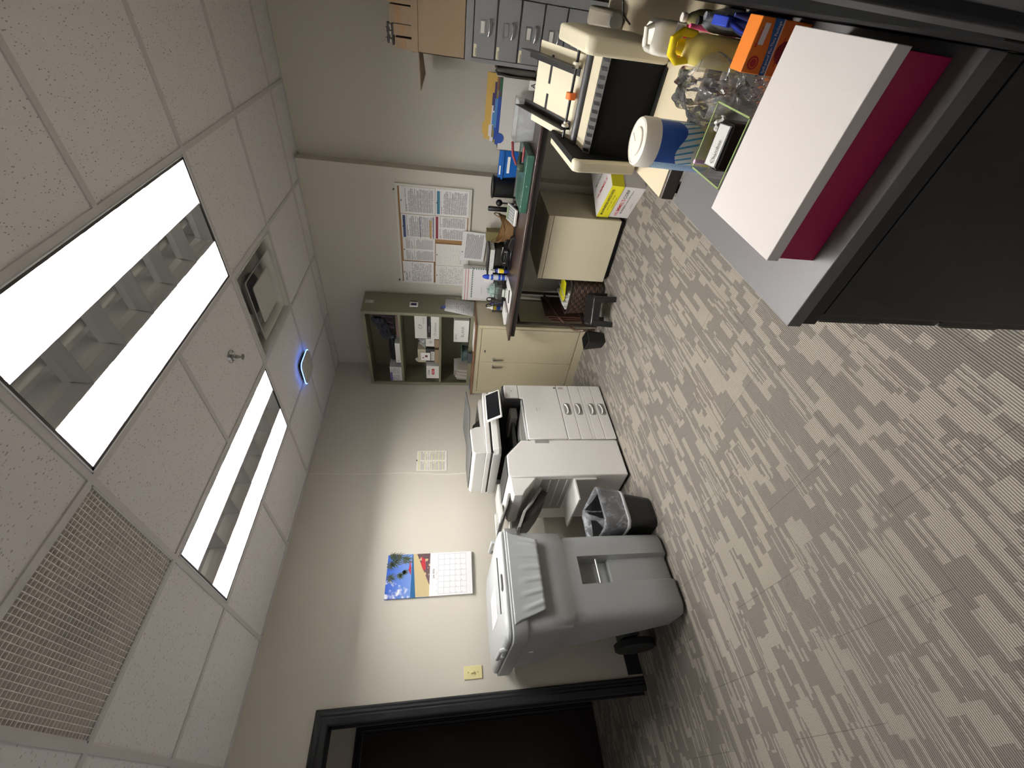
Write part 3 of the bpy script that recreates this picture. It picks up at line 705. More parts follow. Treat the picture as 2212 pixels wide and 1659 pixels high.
# scanner, platen strip and feeder
def trap(x0, x1, y0, y1, z0, z1, ch): return MB().prism([(y0, z0), (y0, z1), (y1, z1), (y1, z0 + ch), (y1 - ch, z0)], 0, x0, x1)
MB().rings([[(.14, -1.690, .905), (.67, -1.690, .905), (.70, -1.66, .905), (.70, -1.10, .905), (.14, -1.10, .905)], [(.13, -1.695, .925), (.68, -1.695, .925), (.712, -1.665, .925), (.712, -1.09, .925), (.13, -1.09, .925)],
            [(.13, -1.695, .968), (.672, -1.695, .968), (.702, -1.665, .968), (.702, -1.09, .968), (.13, -1.09, .968)]]).build('scanner', M_cg, t, ang=30, bev=.004)
MB().box((.14, -1.685, .966), (.690, -1.10, .984)).build('scanner_gap', M_black, t)
MB().box((.13, -1.694, .982), (.698, -1.092, 1.017)).build('scanner_top', M_cw, t, bev=.005)
MB().prism([(-1.690, 1.017), (-1.694, 1.10), (-1.672, 1.117), (-1.47, 1.128), (-1.448, 1.085), (-1.44, 1.017)], 0, .15, .69).build('document_feeder', M_cw, t, bev=.006)
MB().prism([(-1.67, 1.120), (-1.67, 1.126), (-1.47, 1.137), (-1.25, 1.128), (-1.045, 1.152), (-1.045, 1.145), (-1.25, 1.119), (-1.47, 1.129)], 0, .18, .66).build('feeder_tray', mat('feeder tray grey', (92, 92, 90), .5), t, bev=.002)
MB().prism([(-1.46, 1.03), (-1.46, 1.115), (-1.36, 1.10), (-1.30, 1.05), (-1.20, 1.03)], 0, .25, .60).build('feeder_underside', M_dk, t, bev=.004)
MB().prism([(-1.44, 1.018), (-1.44, 1.04), (-1.14, 1.056), (-1.10, 1.045), (-1.10, 1.018)], 0, .15, .62).build('platen_cover', M_cw, t, bev=.004)
# tilted touch panel
a_, b_ = Vector((.815, -1.31, .895)), Vector((.745, -1.31, 1.004)); up_ = (b_ - a_).normalized(); n_ = Y.cross(up_).normalized()
c_ = (a_ + b_) / 2; hh_ = (b_ - a_).length
pn = MB().obox(c_, Y, up_, n_, .275, hh_, .018).build('control_panel', M_cw, t, bev=.004)
MB().obox(c_ + n_ * .0095, Y, up_, n_, .252, hh_ * .84, .002).build('touch_screen', mat('black glass', (14, 16, 22), .12, coat=.5), pn)
MB().obox(c_ - n_ * .028 - up_ * .01, Y, up_, n_, .14, .06, .04).build('panel_bracket', M_cw, pn, bev=.008)
# finisher
MB().prism([(-1.622, .02), (-1.622, .765), (-1.752, .882), (-1.918, .885), (-1.930, .875), (-1.930, .02)], 0, .14, FX).build('finisher', M_cw, t, bev=.007)
MB().prism([(-1.617, .772), (-1.750, .889), (-1.915, .892), (-1.915, .8865), (-1.753, .8835), (-1.622, .765)], 0, .15, .742).build('finisher_edge', M_dk, t)
MB().box((FX - .002, -1.650, .555), (FX + .003, -1.618, .662)).build('door_grip', mat('handle recess', (150, 149, 145), .5), t, bev=.002)
MB().box((.30, -1.9325, .43), (.71, -1.93, .645)).build('side_recess', mat('recess grey', (150, 148, 144), .5), t)
MB().box((.34, -1.937, .46), (.70, -1.932, .466)).box((.34, -1.937, .52), (.70, -1.932, .526)).box((.34, -1.937, .58), (.70, -1.932, .586)).build('side_ribs', M_cg, t)
MB().prism([(-1.930, .690), (-1.930, .872), (-2.045, .868), (-2.062, .86), (-2.064, .80), (-2.03, .78)], 0, .36, .735).build('exit_block', M_cw, t, bev=.006)
MB().box((.20, -2.10, .72), (.36, -1.93, .83)).build('stapler_block', M_cg, t, bev=.008)
# upper and lower delivery trays
def slab(name, x0, x1, prof, th, m_, lab=None):
    pts = [(y, z) for y, z in prof] + [(y, z - th) for y, z in prof[::-1]]
    return MB().prism(pts, 0, x0, x1).build(name, m_, t, bev=.003, label=lab)
slab('proof_tray', .30, .66, [(-2.0, .885), (-2.08, .905), (-2.22, .965)], .014, M_tray)
MB().box((.15, -2.02, .885), (.36, -1.75, .905)).box((.2, -2.25, .90), (.24, -1.93, .93)).build('tray_arm', M_cg, t, bev=.003)
slab('delivery_tray', .30, .63, [(-1.945, .655), (-2.06, .735), (-2.12, .79), (-2.235, .842)], .022, mat('delivery tray', (150, 150, 146), .42))
MB().prism([(-1.95, .625), (-2.06, .71), (-2.12, .765), (-2.20, .80), (-2.13, .71), (-2.06, .65), (-1.97, .59)], 0, .34, .60).build('tray_underside', M_dk, t, bev=.004)
MB().box((.33, -2.10, .405), (.72, -1.93, .418)).add([(.33, -2.10, .41), (.345, -2.10, .41), (.345, -1.932, .25), (.33, -1.932, .25)], [(0, 1, 2, 3)]).box((.70, -1.945, .25), (.72, -1.93, .41)).build('lower_shelf', M_cg, t, bev=.002)

# ================================================================== BEIGE STEEL CABINET in the corner
M_tan = mat('tan enamel', (190, 180, 152), .42, var=.02, scale=8)
t = thing('storage_cabinet', 'tan steel two-door cabinet with brown board top in the far corner', 'cabinet', (.465, -.23, 0))
C0, C1, CF = .03, .905, -.46
MB().box((C0, CF + .018, 0), (C1, -.03, 1.0445)).build('body', M_tan, t)
MB().box((C0 + .031, CF, 0), (C1 - .031, CF + .0175, .075)).box((C0 + .031, CF, 1.0), (C1 - .031, CF + .0175, 1.0445)).box((C0, CF, 0), (C0 + .03, CF + .0175, 1.0445)).box((C1 - .03, CF, 0), (C1, CF + .0175, 1.0445)).build('front_frame', M_tan, t)
mid = (C0 + C1) / 2
for a, b, s_ in ((C0 + .034, mid - .002, 1), (mid + .002, C1 - .034, -1)):
    d_ = MB().box((a, CF - .003, .08), (b, CF + .017, .995)).build('door', M_tan, t, bev=.003)
    hx = (b - .045) if s_ == 1 else (a + .045)
    hd = MB().lathe([(.013, 0), (.013, .006), (.009, .012), (.009, .02)], (hx, CF - .003, .86), 20, (0, -1, 0)).tube([(hx, CF - .026, .868), (hx, CF - .028, .84), (hx + .002, CF - .024, .77)], [.010, .008, .006], 12).build('handle', M_chrome, d_)
MB().box((mid + .125, CF - .0045, .945), (mid + .155, CF - .003, .957)).build('lock_plate', M_dark, t)
MB().box((C0 - .015, CF - .012, 1.045), (C1 + .01, -.025, 1.060)).build('board_top', mat('brown board', (124, 88, 62), .5, var=.12, scale=14), t, bev=.002, label='brown particle board laid on top')

# ================================================================== OLIVE OPEN SHELF UNIT
M_olive = mat('olive enamel', (124, 122, 100), .45, var=.02, scale=8)
t = thing('open_shelf_unit', 'olive metal open shelf unit standing on the tan cabinet', 'shelf', (.46, -.18, 1.06))
A0, A1, AF, AB, AZ, AT = .008, .912, -.325, -.028, 1.060, 2.062
MB().box((A0, AB, AZ), (A1, AB + .006, AT)).build('back_panel', M_olive, t)
MB().box((A0, AF + .0145, AZ), (A0 + .006, AB - .0005, AT - .0065)).build('side_panel', M_olive, t)
MB().box((A1 - .006, AF + .0145, AZ), (A1, AB - .0005, AT - .0065)).build('side_panel', M_olive, t)
MB().box((A0, AF + .0145, AT - .006), (A1, AB - .0005, AT)).build('top_panel', M_olive, t)
MB().box((A0, AF - .001, AZ), (A0 + .032, AF + .014, AT)).box((A1 - .030, AF - .001, AZ), (A1, AF + .014, AT)).box((A0 + .0322, AF - .001, AT - .030), (A1 - .0302, AF + .014, AT)).box((A0 + .0322, AF - .001, AZ), (A1 - .0302, AF + .014, AZ + .036)).build('front_frame', M_olive, t)
MB().box((A0 + .0065, AF + .0145, AZ + .028), (A1 - .006, AB, AZ + .034)).build('bottom_shelf', M_olive, t)
for z in (1.382, 1.752):
    MB().box((A0 + .0065, AF + .008, z - .022), (A1 - .006, AB, z)).build('shelf', M_olive, t, bev=.002)
MB().box((.47, AF - .0015, 2.040), (.505, AF - .0005, 2.047)).build('maker_plate', M_dark, t)

# ---- things on the shelf unit
SH = 1.7525
def sbox(name, label, cat, px0, px1, z0, y_front, dep, m_, items=None, rotz=0, tm=None, group=None, bands=None):
    """carton whose left/right front edges stand at x=px0..px1"""
    cx = (px0 + px1) / 2; h = z0[1] - z0[0]
    t_ = thing(name, label, cat, (cx, y_front + dep / 2, z0[0]), rotz, group)
    w_ = px1 - px0
    MB().box((-w_ / 2, -dep / 2, 0), (w_ / 2, dep / 2, h)).build('carton', m_, t_, local=True, bev=.0015)
    if bands:
        for (u0, v0, u1, v1, mm, nm) in bands:
            MB().box((-w_ / 2 + u0 * w_, -dep / 2 - .0007, v0 * h), (-w_ / 2 + u1 * w_, -dep / 2, v1 * h)).build(nm, mm, t_, local=True)
    if items:
        L = []
        for s_, u, v, hh, *rest in items:
            L.append((s_, (-w_ / 2 + u * w_, -dep / 2 - .0008, v * h), X, Z, hh, *(rest or [None])))
        o = text(L, 'printing', tm or M_ink, None); o.parent = t_
    return t_
M_cart = mat('white carton', (222, 220, 214), .55); M_kraft = mat('brown cardboard', (146, 125, 100), .7, var=.05, scale=30)
# top shelf
sbox('carton_box', 'white carton with purple stripe, left end of the top shelf', 'box', .045, .235, (SH, SH + .115), -.312, .14, page('printed carton', (214, 212, 212), (110, 108, 114), rows=12, cols=2, top=.1, dens=.5),
     bands=[(.02, .82, .62, .98, mat('purple label', (104, 92, 160), .5), 'purple_stripe')])
sbox('carton_box', 'long white carton lying on the top shelf under the black pouch', 'box', .30, .545, (SH, SH + .046), -.315, .16, M_cart, items=[('A', .1, .5, .018)])
t = thing('fabric_pouch', 'long black rounded pouch lying on the top shelf', 'pouch', (.37, -.2, SH + .047))
MB().lathe([(.002, -.155), (.03, -.15), (.04, -.10), (.042, 0), (.038, .1), (.028, .145), (.002, .155)], (.37, -.17, SH + .047 + .036), 24, (1, 0, 0), sx=1, sy=.9).build('pouch_body', mat('black nylon', (22, 24, 28), .7), t)
MB().box((.24, -.209, SH + .08), (.5, -.206, SH + .084)).build('zip', M_dark, t)
def cloth(name, label, pts, m_, seed, drop):
    t_ = thing(name, label, 'cloth', (.76, -.2, SH)); rn = random.Random(seed)
    ph = [rn.random() * 6 for _ in range(4)]
    def fn(u, v):
        a = Vector(pts[0]).lerp(Vector(pts[1]), u); b = Vector(pts[3]).lerp(Vector(pts[2]), u); p_ = a.lerp(b, v)
        return (p_.x + .006 * math.sin(18 * v + ph[0]), p_.y + .014 * math.sin(22 * u + ph[1]) * (.3 + v) + drop * math.sin(PI * v), p_.z + .007 * math.sin(9 * u + ph[2] + 4 * v))
    MB().grid(fn, 40, 24).build('fabric', m_, t_, solid=.004, ang=80); return t_
cloth('folded_jacket', 'dark maroon garment folded at the right of the top shelf', [(.665, -.27, SH + .20), (.875, -.27, SH + .24), (.875, -.29, SH + .03), (.665, -.28, SH + .045)], mat('maroon cloth', (50, 34, 40), .85), 1, -.01)
cloth('folded_cloth', 'navy cloth drooping over the maroon garment on the top shelf', [(.60, -.308, SH + .14), (.83, -.308, SH + .235), (.83, -.315, SH + .12), (.62, -.317, SH + .03)], mat('navy cloth', (26, 28, 38), .85), 2, -.008)
sbox('folded_box', 'flat brownish folded packet under the garments on the top shelf', 'packet', .60, .86, (SH, SH + .022), -.30, .2, mat('dull rose card', (110, 88, 84), .7))
# middle shelf, right end: three stacked cartons
S2 = 1.3825
sbox('carton_box', 'white carton marked CP at the bottom of the stack, middle shelf', 'box', .615, .875, (S2, S2 + .075), -.318, .2, M_cart, items=[('CP envelope', .45, .5, .022)], tm=M_greyink)
sbox('carton_box', 'black carton squeezed between two white cartons on the middle shelf', 'box', .635, .875, (S2 + .076, S2 + .110), -.316, .2, M_black, items=[('Commodore', .4, .5, .010)], tm=M_paper)
sbox('carton_box', 'tall white carton marked CP on top of the stack, middle shelf', 'box', .62, .875, (S2 + .111, S2 + .222), -.318, .2, M_cart, items=[('CP', .55, .55, .035), ('4 print', .8, .3, .02)], tm=M_greyink)
sbox('carton_box', 'small brown carton holding a white round-logo card, middle shelf', 'box', .505, .60, (S2, S2 + .045), -.31, .16, M_kraft)
sbox('carton_box', 'white card box with a round stamp, middle shelf', 'box', .512, .605, (S2 + .046, S2 + .125), -.305, .12, M_cart, items=[('O', .6, .42, .028), ('Case', .6, .42, .010)], tm=M_greyink)
sbox('carton_box', 'wide brown carton carrying the dark folder box, middle shelf', 'box', .30, .475, (S2, S2 + .042), -.31, .17, M_kraft)
sbox('carton_box', 'dark grey box with white label, middle of the middle shelf', 'box', .31, .48, (S2 + .043, S2 + .128), -.305, .15, mat('dark grey card', (58, 56, 56), .6), bands=[(.12, .0, .80, .42, page('small label', (215, 213, 210), (90, 90, 92), rows=6, top=.05), 'label')])
sbox('envelope_stack', 'stack of cream cards and white papers on the dark grey box', 'paper', .30, .465, (S2 + .129, S2 + .205), -.30, .12, page('card stack', (196, 188, 162), (150, 140, 120), rows=22, top=.02, dens=.7))
t = sbox('greeting_card', 'white card with a small maroon figure leaning on the dark grey box', 'card', .335, .435, (S2 + .085, S2 + .175), -.312, .002, M_paper)
MB().box((-.005, -.0025, .025), (.020, -.0018, .05)).box((-.02, -.0025, .06), (-.008, -.0018, .075)).build('figure_print', mat('maroon print', (88, 36, 50), .6), t, local=True)
sbox('carton_box', 'white carton with red label at the left end of the middle shelf', 'box', .095, .265, (S2, S2 + .125), -.318, .16, M_cart,
     items=[('CR #41', .5, .80, .017, None, 1)], bands=[(.32, .36, .78, .56, M_red, 'red_label')])
o = [x for x in bpy.data.objects if x.name.startswith('carton_box')][-1]
o2 = text([('BLINK', (0.01, -.0812, .0575), X, Z, .012, None, 1)], 'label_word', M_paper, None); o2.parent = o
t = thing('plastic_bag', 'crumpled clear plastic bag bulging above the small cartons, middle shelf', 'bag', (.55, -.2, S2 + .126))
rn = random.Random(8)
MB().grid(lambda u, v: (.47 + .13 * u, -.29 + .1 * v + .006 * math.sin(20 * u), S2 + .127 + .07 * math.sin(PI * u) ** .6 * math.sin(PI * v) ** .5 + .008 * math.sin(31 * u + 17 * v)), 26, 14).build('film', clear_film('dull clear film', (215, 220, 215), .6, .5, 40), t, solid=.0008)
t = thing('plastic_bottle', 'small translucent bottle beside the red-label carton, middle shelf', 'bottle', (.29, -.24, S2 + .205))
MB().lathe([(.0, 0), (.02, 0), (.022, .004), (.021, .018), (.010, .024), (.010, .03), (0, .03)], (.285, -.24, S2 + .205), 20).build('bottle_body', mat('milky plastic', (176, 180, 172), .4), t)
# bottom shelf
S3 = AZ + .0345
sbox('carton_box', 'white carton hand-marked BLANK at the right of the bottom shelf', 'box', .595, .845, (S3 + .012, S3 + .150), -.322, .17, M_cart, items=[('#9 PO', .25, .85, .018), ('BLANK', .5, .42, .03)], tm=M_greyink, rotz=.02)
sbox('document_folder', 'thin black folder lying under the BLANK carton', 'folder', .62, .87, (S3, S3 + .0115), -.32, .2, M_black)
sbox('carton_box', 'flat brown carton behind the BLANK carton on the bottom shelf', 'box', .53, .80, (S3 + .0, S3 + .10), -.13, .09, M_kraft)
for i in range(7):
    e_ = thing('envelope', 'white envelope standing at the left end of the bottom shelf', 'envelope', (.075 + i * .022, -.22, S3), 0, 'envelopes on the bottom shelf')
    MB().box((-.0015, -.09, 0), (.0015, .09, .105 + .016 * (i % 3))).xf(Matrix.Rotation(.10 + .05 * (i % 3), 4, 'Y')).build('sheet', M_paper if i % 2 else mat('cream envelope', (205, 196, 182), .6), e_, local=True)
t = thing('clear_container', 'smoky clear plastic container beside the envelopes on the bottom shelf', 'container', (.38, -.25, S3))
MB().rings([[(a, b, S3) for a, b in rrect(.38, -.235, .12, .1, .015)], [(a, b, S3 + .06) for a, b in rrect(.38, -.235, .135, .115, .015)]], (True, False)).build('tub', clear_film('smoky film', (90, 110, 112), .45, .3, 30), t, solid=.002)
MB().box((.30, -.30, S3 + .0605), (.46, -.17, S3 + .066)).build('lid', mat('teal lid', (96, 122, 118), .4), t, bev=.002)
# on the side of the shelf unit
t = thing('magnetic_timer', 'small white digital timer stuck on the side of the olive shelf unit', 'timer', (A1, -.20, 1.62))
c_ = at(894, 657.5, 0, A1 + .008)
t.location = (A1, c_.y, c_.z)
MB().obox((A1 + .007, c_.y, c_.z), Y, Z, X, .07, .075, .014).build('case', M_white, t, bev=.006)
MB().obox((A1 + .0145, c_.y - .006, c_.z), Y, Z, X, .034, .05, .001).build('display', mat('dark blue display', (44, 44, 100), .2), t)
MB().obox((A1 + .007, c_.y + .042, c_.z), Y, Z, X, .022, .066, .012).build('clip_edge', M_black, t, bev=.003)
c_ = at(798.5, 651, 0, A1); t = thing('paper_label', 'tiny white printed label near the top of the shelf side', 'label', (A1, c_.y, c_.z))
MB().obox((A1 + .0008, c_.y, c_.z), Y, Z, X, .045, .075, .001).build('label', page('tiny label', (200, 200, 196), (110, 110, 108), rows=5, top=.05), t)
c_ = at(994, 666, 0, A1 + .003); t = thing('handwritten_list', 'white handwritten list with a blue clip hung on the side of the shelf unit', 'paper', (A1, c_.y, c_.z))
q0, q1, q2, q3 = [at(x, y, 0, A1 + .004) for x, y in ((963, 645), (1025, 652), (1022, 684), (960, 671))]
mb = MB().add([q0, q1, q2, q3], [(0, 1, 2, 3)], {0: [(1, 1), (1, 0), (0, 0), (0, 1)]}); mb.build('sheet', page('hand list', (214, 214, 212), (130, 130, 136), rows=16, top=.06, dens=.45, margin=.12), t, solid=.0006)
c2_ = at(960, 663, 0, A1 + .006)
MB().obox(c2_, Y, Z, X, .035, .02, .006).box((A1, c2_.y - .02, c2_.z + .012), (A1 + .004, c2_.y - .014, c2_.z + .036)).box((A1, c2_.y + .004, c2_.z + .012), (A1 + .004, c2_.y + .010, c2_.z + .034)).build('blue_clip', mat('blue clip', (36, 60, 160), .4), t)
# on the lip of the board
sbox('paper_sheets', 'few white sheets lying on the brown board at the foot of the shelf unit', 'paper', .60, .86, (1.0605, 1.066), -.462, .12, M_paper)
sbox('calculator', 'small dark calculator leaning at the foot of the shelf unit', 'calculator', .37, .50, (1.0605, 1.10), -.38, .03, mat('grey glossy plastic', (74, 78, 82), .25))
t = thing('eyeglasses', 'pair of eyeglasses lying at the left end of the brown board', 'glasses', (.06, -.40, 1.0605))
MB().tube([(.05 + .022 * math.cos(a), -.40 + .018 * math.sin(a), 1.066) for a in [i * PI / 8 for i in range(16)]], .0022, 6, True).tube([(.105 + .022 * math.cos(a), -.40 + .018 * math.sin(a), 1.066) for a in [i * PI / 8 for i in range(16)]], .0022, 6, True).tube([(.072, -.40, 1.066), (.083, -.40, 1.068)], .002, 6).tube([(.03, -.39, 1.066), (.02, -.34, 1.064)], .002, 6).tube([(.125, -.39, 1.066), (.135, -.34, 1.064)], .002, 6).build('frame', mat('blue frame', (70, 110, 150), .3), t)

# ================================================================== BULLETIN BOARD
t = thing('bulletin_board', 'white framed cork bulletin board hung above the brown table', 'board', (1.465, 0, 1.43))
bx0, bx1, bz0, bz1 = 1.028, 1.908, 1.132, 1.735
fw = .018
M_cork = mat('cork', (164, 126, 84), .85, var=.25, scale=120)
B((bx0 + fw + .0002, -.008, bz0 + fw + .0002), (bx1 - fw - .0002, -.001, bz1 - fw - .0002)).build('cork_panel', M_cork, t)
MB().box((bx0 + fw + .0002, -.018, bz0), (bx1 - fw - .0002, -.0005, bz0 + fw)).box((bx0 + fw + .0002, -.018, bz1 - fw), (bx1 - fw - .0002, -.0005, bz1)).box((bx0, -.018, bz0), (bx0 + fw, -.0005, bz1)).box((bx1 - fw, -.018, bz0), (bx1, -.0005, bz1)).build('frame', mat('white frame', (214, 210, 200), .4), t)
for xx in (1.05, 1.855): MB().cyl((xx, 0, bz1 + .012), (xx, -.012, bz1 + .012), .006).build('mount_clip', M_dark, t)
def sheet(label, x0, x1, z0, z1, m_, y=-.0105, rot=0.0, pins=((.5, .96),), items=None, tm=None, tilt=0.0):
    c = Vector(((x0 + x1) / 2, y, (z0 + z1) / 2)); w_, h_ = x1 - x0, z1 - z0
    t_ = thing('posted_notice', label, 'notice', c)
    r = Vector((math.cos(rot), 0, math.sin(rot))); u = Vector((-math.sin(rot), -math.sin(tilt), math.cos(rot) * math.cos(tilt))); u.normalize(); n = r.cross(u)
    MB().obox(c, r, u, n, w_, h_, .0008).build('sheet', m_, t_)
    pb_ = MB()
    for a, b in pins:
        p_ = c + r * (a - .5) * w_ + u * (b - .5) * h_; pb_.cyl(p_, p_ + n * .007, .0035, .005, 10)
    pb_.build('push_pin', M_dark, t_)
    if items: text([(s_, c + r * (a - .5) * w_ + u * (b - .5) * h_ + n * .0005, r, u, hh, None, 1) for s_, a, b, hh in items], 'heading', tm or M_ink, t_)
    return t_
G1 = (116, 114, 116)
sheet('grey typed notice at the top right corner of the board', 1.672, 1.886, 1.425, 1.703, page('n1', (226, 223, 222), G1, rows=34, top=.12, dens=.62))
sheet('posted notice with a teal heading bar, right of the lower row', 1.676, 1.888, 1.152, 1.422, page('n2', (232, 229, 228), G1, rows=34, top=.16, dens=.62, bands=[(.87, .96, (62, 118, 142), .06, .93)]), y=-.0115)
sheet('posted notice with dark blue and tan bars, upper row', 1.463, 1.668, 1.427, 1.700, page('n3', (228, 226, 224), G1, rows=34, top=.13, dens=.62, bands=[(.88, .96, (44, 62, 104), .03, .95), (.44, .455, (60, 66, 110), .03, .95), (.10, .16, (186, 148, 88), .03, .8), (.03, .055, (52, 50, 90), .03, .95)]))
sheet('posted notice with a dark red heading bar', 1.470, 1.672, 1.160, 1.426, page('n4', (230, 226, 226), G1, rows=34, cols=2, top=.12, dens=.62, bands=[(.90, .98, (130, 34, 54), .02, .97)]), y=-.0112)
sheet('two-column grey notice third along the upper row', 1.254, 1.462, 1.427, 1.698, page('n5', (228, 225, 222), (140, 137, 138), rows=44, cols=2, top=.06, dens=.7))
sheet('mostly blank white form third along the lower row', 1.228, 1.433, 1.150, 1.420, page('n6', (226, 222, 216), (165, 160, 158), rows=22, top=.08, dens=.35), y=-.0195, items=[('Carey', .2, .20, .012)], tm=M_greyink)
sheet('white leaflet headed AR-CAT, left end of the upper row', 1.036, 1.250, 1.438, 1.708, page('n7', (232, 229, 225), (140, 138, 140), rows=28, top=.28, dens=.55), y=-.0195, items=[('AR-CAT', .3, .89, .017), ('Effective July', .38, .80, .009)])
sheet('plain typed page at the lower left corner of the board', 1.030, 1.225, 1.150, 1.422, page('n8', (226, 222, 218), (150, 146, 146), rows=30, top=.12, dens=.5), y=-.0195)
sheet('typed letter hanging crooked over the bottom edge of the board', 1.297, 1.563, .990, 1.198, page('n9', (232, 229, 228), (120, 116, 118), rows=18, top=.16, dens=.72), y=-.026, rot=-.06, tilt=.05, pins=((.3, .95),))

# ================================================================== BROWN TABLE AND ITS CONTENTS
TZ = .80
def wood_dark():
    k = NT('dark brown laminate'); v = k.coord(); x, y, z = k.sep(v)
    n = k.noise(k.comb(k.math('MULTIPLY', x, 3.0), k.math('MULTIPLY', y, 60.0), z), 1.0, 4)
    k.put(k.b.inputs['Base Color'], k.mix(n, lin((44, 33, 30)), lin((72, 54, 48)))); k.b.inputs['Roughness'].default_value = .3; return k.m
M_brown = wood_dark()
t = thing('folding_table', 'long dark brown folding table under the bulletin board', 'table', (1.84, -.37, 0))
MB().box((.955, -.725, .782), (2.735, -.02, TZ)).build('tabletop', M_brown, t, bev=.004)
MB().box((.985, -.700, .745), (2.705, -.690, .7815)).box((.985, -.05, .745), (2.705, -.04, .7815)).box((.9855, -.6895, .745), (.995, -.0505, .7815)).build('apron', mat('table edge', (38, 34, 32), .5), t)
M_leg = mat('brown steel tube', (52, 42, 38), .4, .3)
for x_ in (1.055, 2.60):
    for y_ in (-.60, -.12): MB().cyl((x_, y_, .0), (x_, y_, .75), .0125, seg=12).build('leg', M_leg, t)
    MB().cyl((x_, -.60, .12), (x_, -.12, .12), .010, seg=10).build('leg_stretcher', M_leg, t)
    MB().cyl((x_, -.60, .70), (x_, -.12, .70), .010, seg=10).build('leg_stretcher', M_leg, t)
    MB().tube([(x_, -.36, .70), (x_ + (.26 if x_ < 2 else -.26), -.36, .765)], .008, 8).build('brace', M_leg, t)

def small(name, label, cat, m_, mb, loc, group=None, part='body', **k):
    t_ = thing(name, label, cat, loc, 0, group); mb.build(part, m_, t_, **k); return t_
M_mesh = mat('black wire mesh', (18, 18, 18), .5)
# desk organiser with scissors and glue
t = thing('mesh_organizer', 'black wire mesh desk organizer at the cabinet end of the brown table', 'organizer', (1.09, -.25, TZ))
mb = MB(); x0, x1, y0, y1 = .965, 1.225, -.33, -.17
for (a, b) in (((x0, y0), (x1, y0)), ((x1, y0), (x1, y1)), ((x1, y1), (x0, y1)), ((x0, y1), (x0, y0))):
    n_ = 26 if a[1] == b[1] else 16
    for i in range(n_ + 1):
        px_, py_ = a[0] + (b[0] - a[0]) * i / n_, a[1] + (b[1] - a[1]) * i / n_
        mb.box((px_ - .0008, py_ - .0008, TZ + .002), (px_ + .0008, py_ + .0008, TZ + .10))
    for j in range(10):
        z = TZ + .004 + j * .0105; mb.box((min(a[0], b[0]) - .0006, min(a[1], b[1]) - .0006, z), (max(a[0], b[0]) + .0006, max(a[1], b[1]) + .0006, z + .0016))
mb.build('mesh_wall', M_mesh, t, smooth=False)
MB().box((x0, y0, TZ), (x1, y1, TZ + .003)).build('base', M_mesh, t)
mb = MB()
for a, b in (((x0, y0), (x1, y0)), ((x1, y0), (x1, y1)), ((x1, y1), (x0, y1)), ((x0, y1), (x0, y0))): mb.tube([(a[0], a[1], TZ + .102), (b[0], b[1], TZ + .102)], .003, 8)
mb.tube([(1.10, y0, TZ + .1), (1.10, y1, TZ + .1)], .002, 6).build('rim', M_mesh, t)
t = thing('scissors', 'scissors with dark loop handles standing in the mesh organizer', 'scissors', (1.02, -.25, TZ + .01))
for i, (cx, dx) in enumerate(((.99, -.012), (1.035, .012))):
    MB().tube([(cx + .018 * math.cos(a) + dx, -.25, TZ + .135 + .024 * math.sin(a)) for a in [k * PI / 8 for k in range(16)]], .005, 8, True).build('handle', M_black, t)
MB().tube([(.992, -.25, TZ + .115), (1.02, -.25, TZ + .02)], .004, 6).tube([(1.04, -.25, TZ + .115), (1.01, -.25, TZ + .02)], .004, 6).build('blades', M_steel, t)
t = thing('glue_bottle', 'small white glue bottle with yellow and blue label in the mesh organizer', 'glue', (.985, -.30, TZ + .01))
MB().lathe([(.017, .01), (.018, .02), (.018, .11), (.012, .122), (.008, .126), (.006, .15), (.003, .158)], (.990, -.300, TZ), 20).build('bottle', M_white, t)
MB().lathe([(.0184, .035), (.0184, .07)], (.990, -.300, TZ), 20, cap=False).build('blue_label', M_blue, t)
MB().lathe([(.0186, .07), (.0186, .095)], (.990, -.300, TZ), 20, cap=False).build('yellow_label', mat('yellow print', (236, 210, 40), .5), t)
small('marker_pen', 'thick white marker with blue end standing at the left of the mesh organizer', 'pen', mat('blue marker', (40, 60, 150), .4), MB().cyl((.975, -.20, TZ + .005), (.968, -.20, TZ + .12), .008, seg=14), (.975, -.2, TZ))
small('clear_bag', 'crumpled clear plastic bag stuffed in the mesh organizer', 'bag', clear_film('greenish clear film', (200, 225, 215), .6, .5, 45),
      MB().grid(lambda u, v: (1.07 + .13 * u + .004 * math.sin(30 * v), -.29 + .1 * v + .008 * math.sin(25 * u), TZ + .06 + .10 * math.sin(PI * u) ** .5 * math.sin(PI * v) ** .5 + .01 * math.sin(31 * u + 17 * v)), 26, 16), (1.13, -.25, TZ + .05), solid=.0008, part='film')
# standing certificates
t = thing('certificate', 'white certificate with a green zigzag border leaning on the wall above the organizer', 'certificate', (1.09, -.09, TZ + .01))
MB().box((.955, -.105, TZ + .12), (1.27, -.101, TZ + .30)).build('sheet', mat('certificate paper', (232, 228, 230), .55), t)
z_ = MB(); zt = TZ + .296
for i in range(17):
    xx = .962 + i * .0185; z_.add([(xx, -.1055, zt), (xx + .017, -.1055, zt), (xx + .0085, -.1055, zt - .016)], [(0, 1, 2)])
for i in range(8):
    zz = zt - .006 - i * .021; z_.add([(1.268, -.1055, zz), (1.268, -.1055, zz - .019), (1.253, -.1055, zz - .0095)], [(0, 1, 2)])
z_.build('zigzag_border', mat('green print', (40, 84, 56), .6), t, smooth=False)
MB().box((1.0, -.1056, TZ + .20), (1.08, -.1053, TZ + .202)).build('signature', M_greyink, t)
t = thing('magazine_stack', 'upright white pages with thin red lines behind the green-bordered certificate', 'paper', (1.09, -.06, TZ + .01))
MB().box((.925, -.098, TZ + .10), (1.255, -.03, TZ + .375)).build('pages', mat('page edges', (226, 224, 220), .6), t, bev=.002)
for zz in (.325, .350): MB().box((.927, -.0985, TZ + zz), (1.252, -.0981, TZ + zz + .004)).build('red_line', M_red, t)
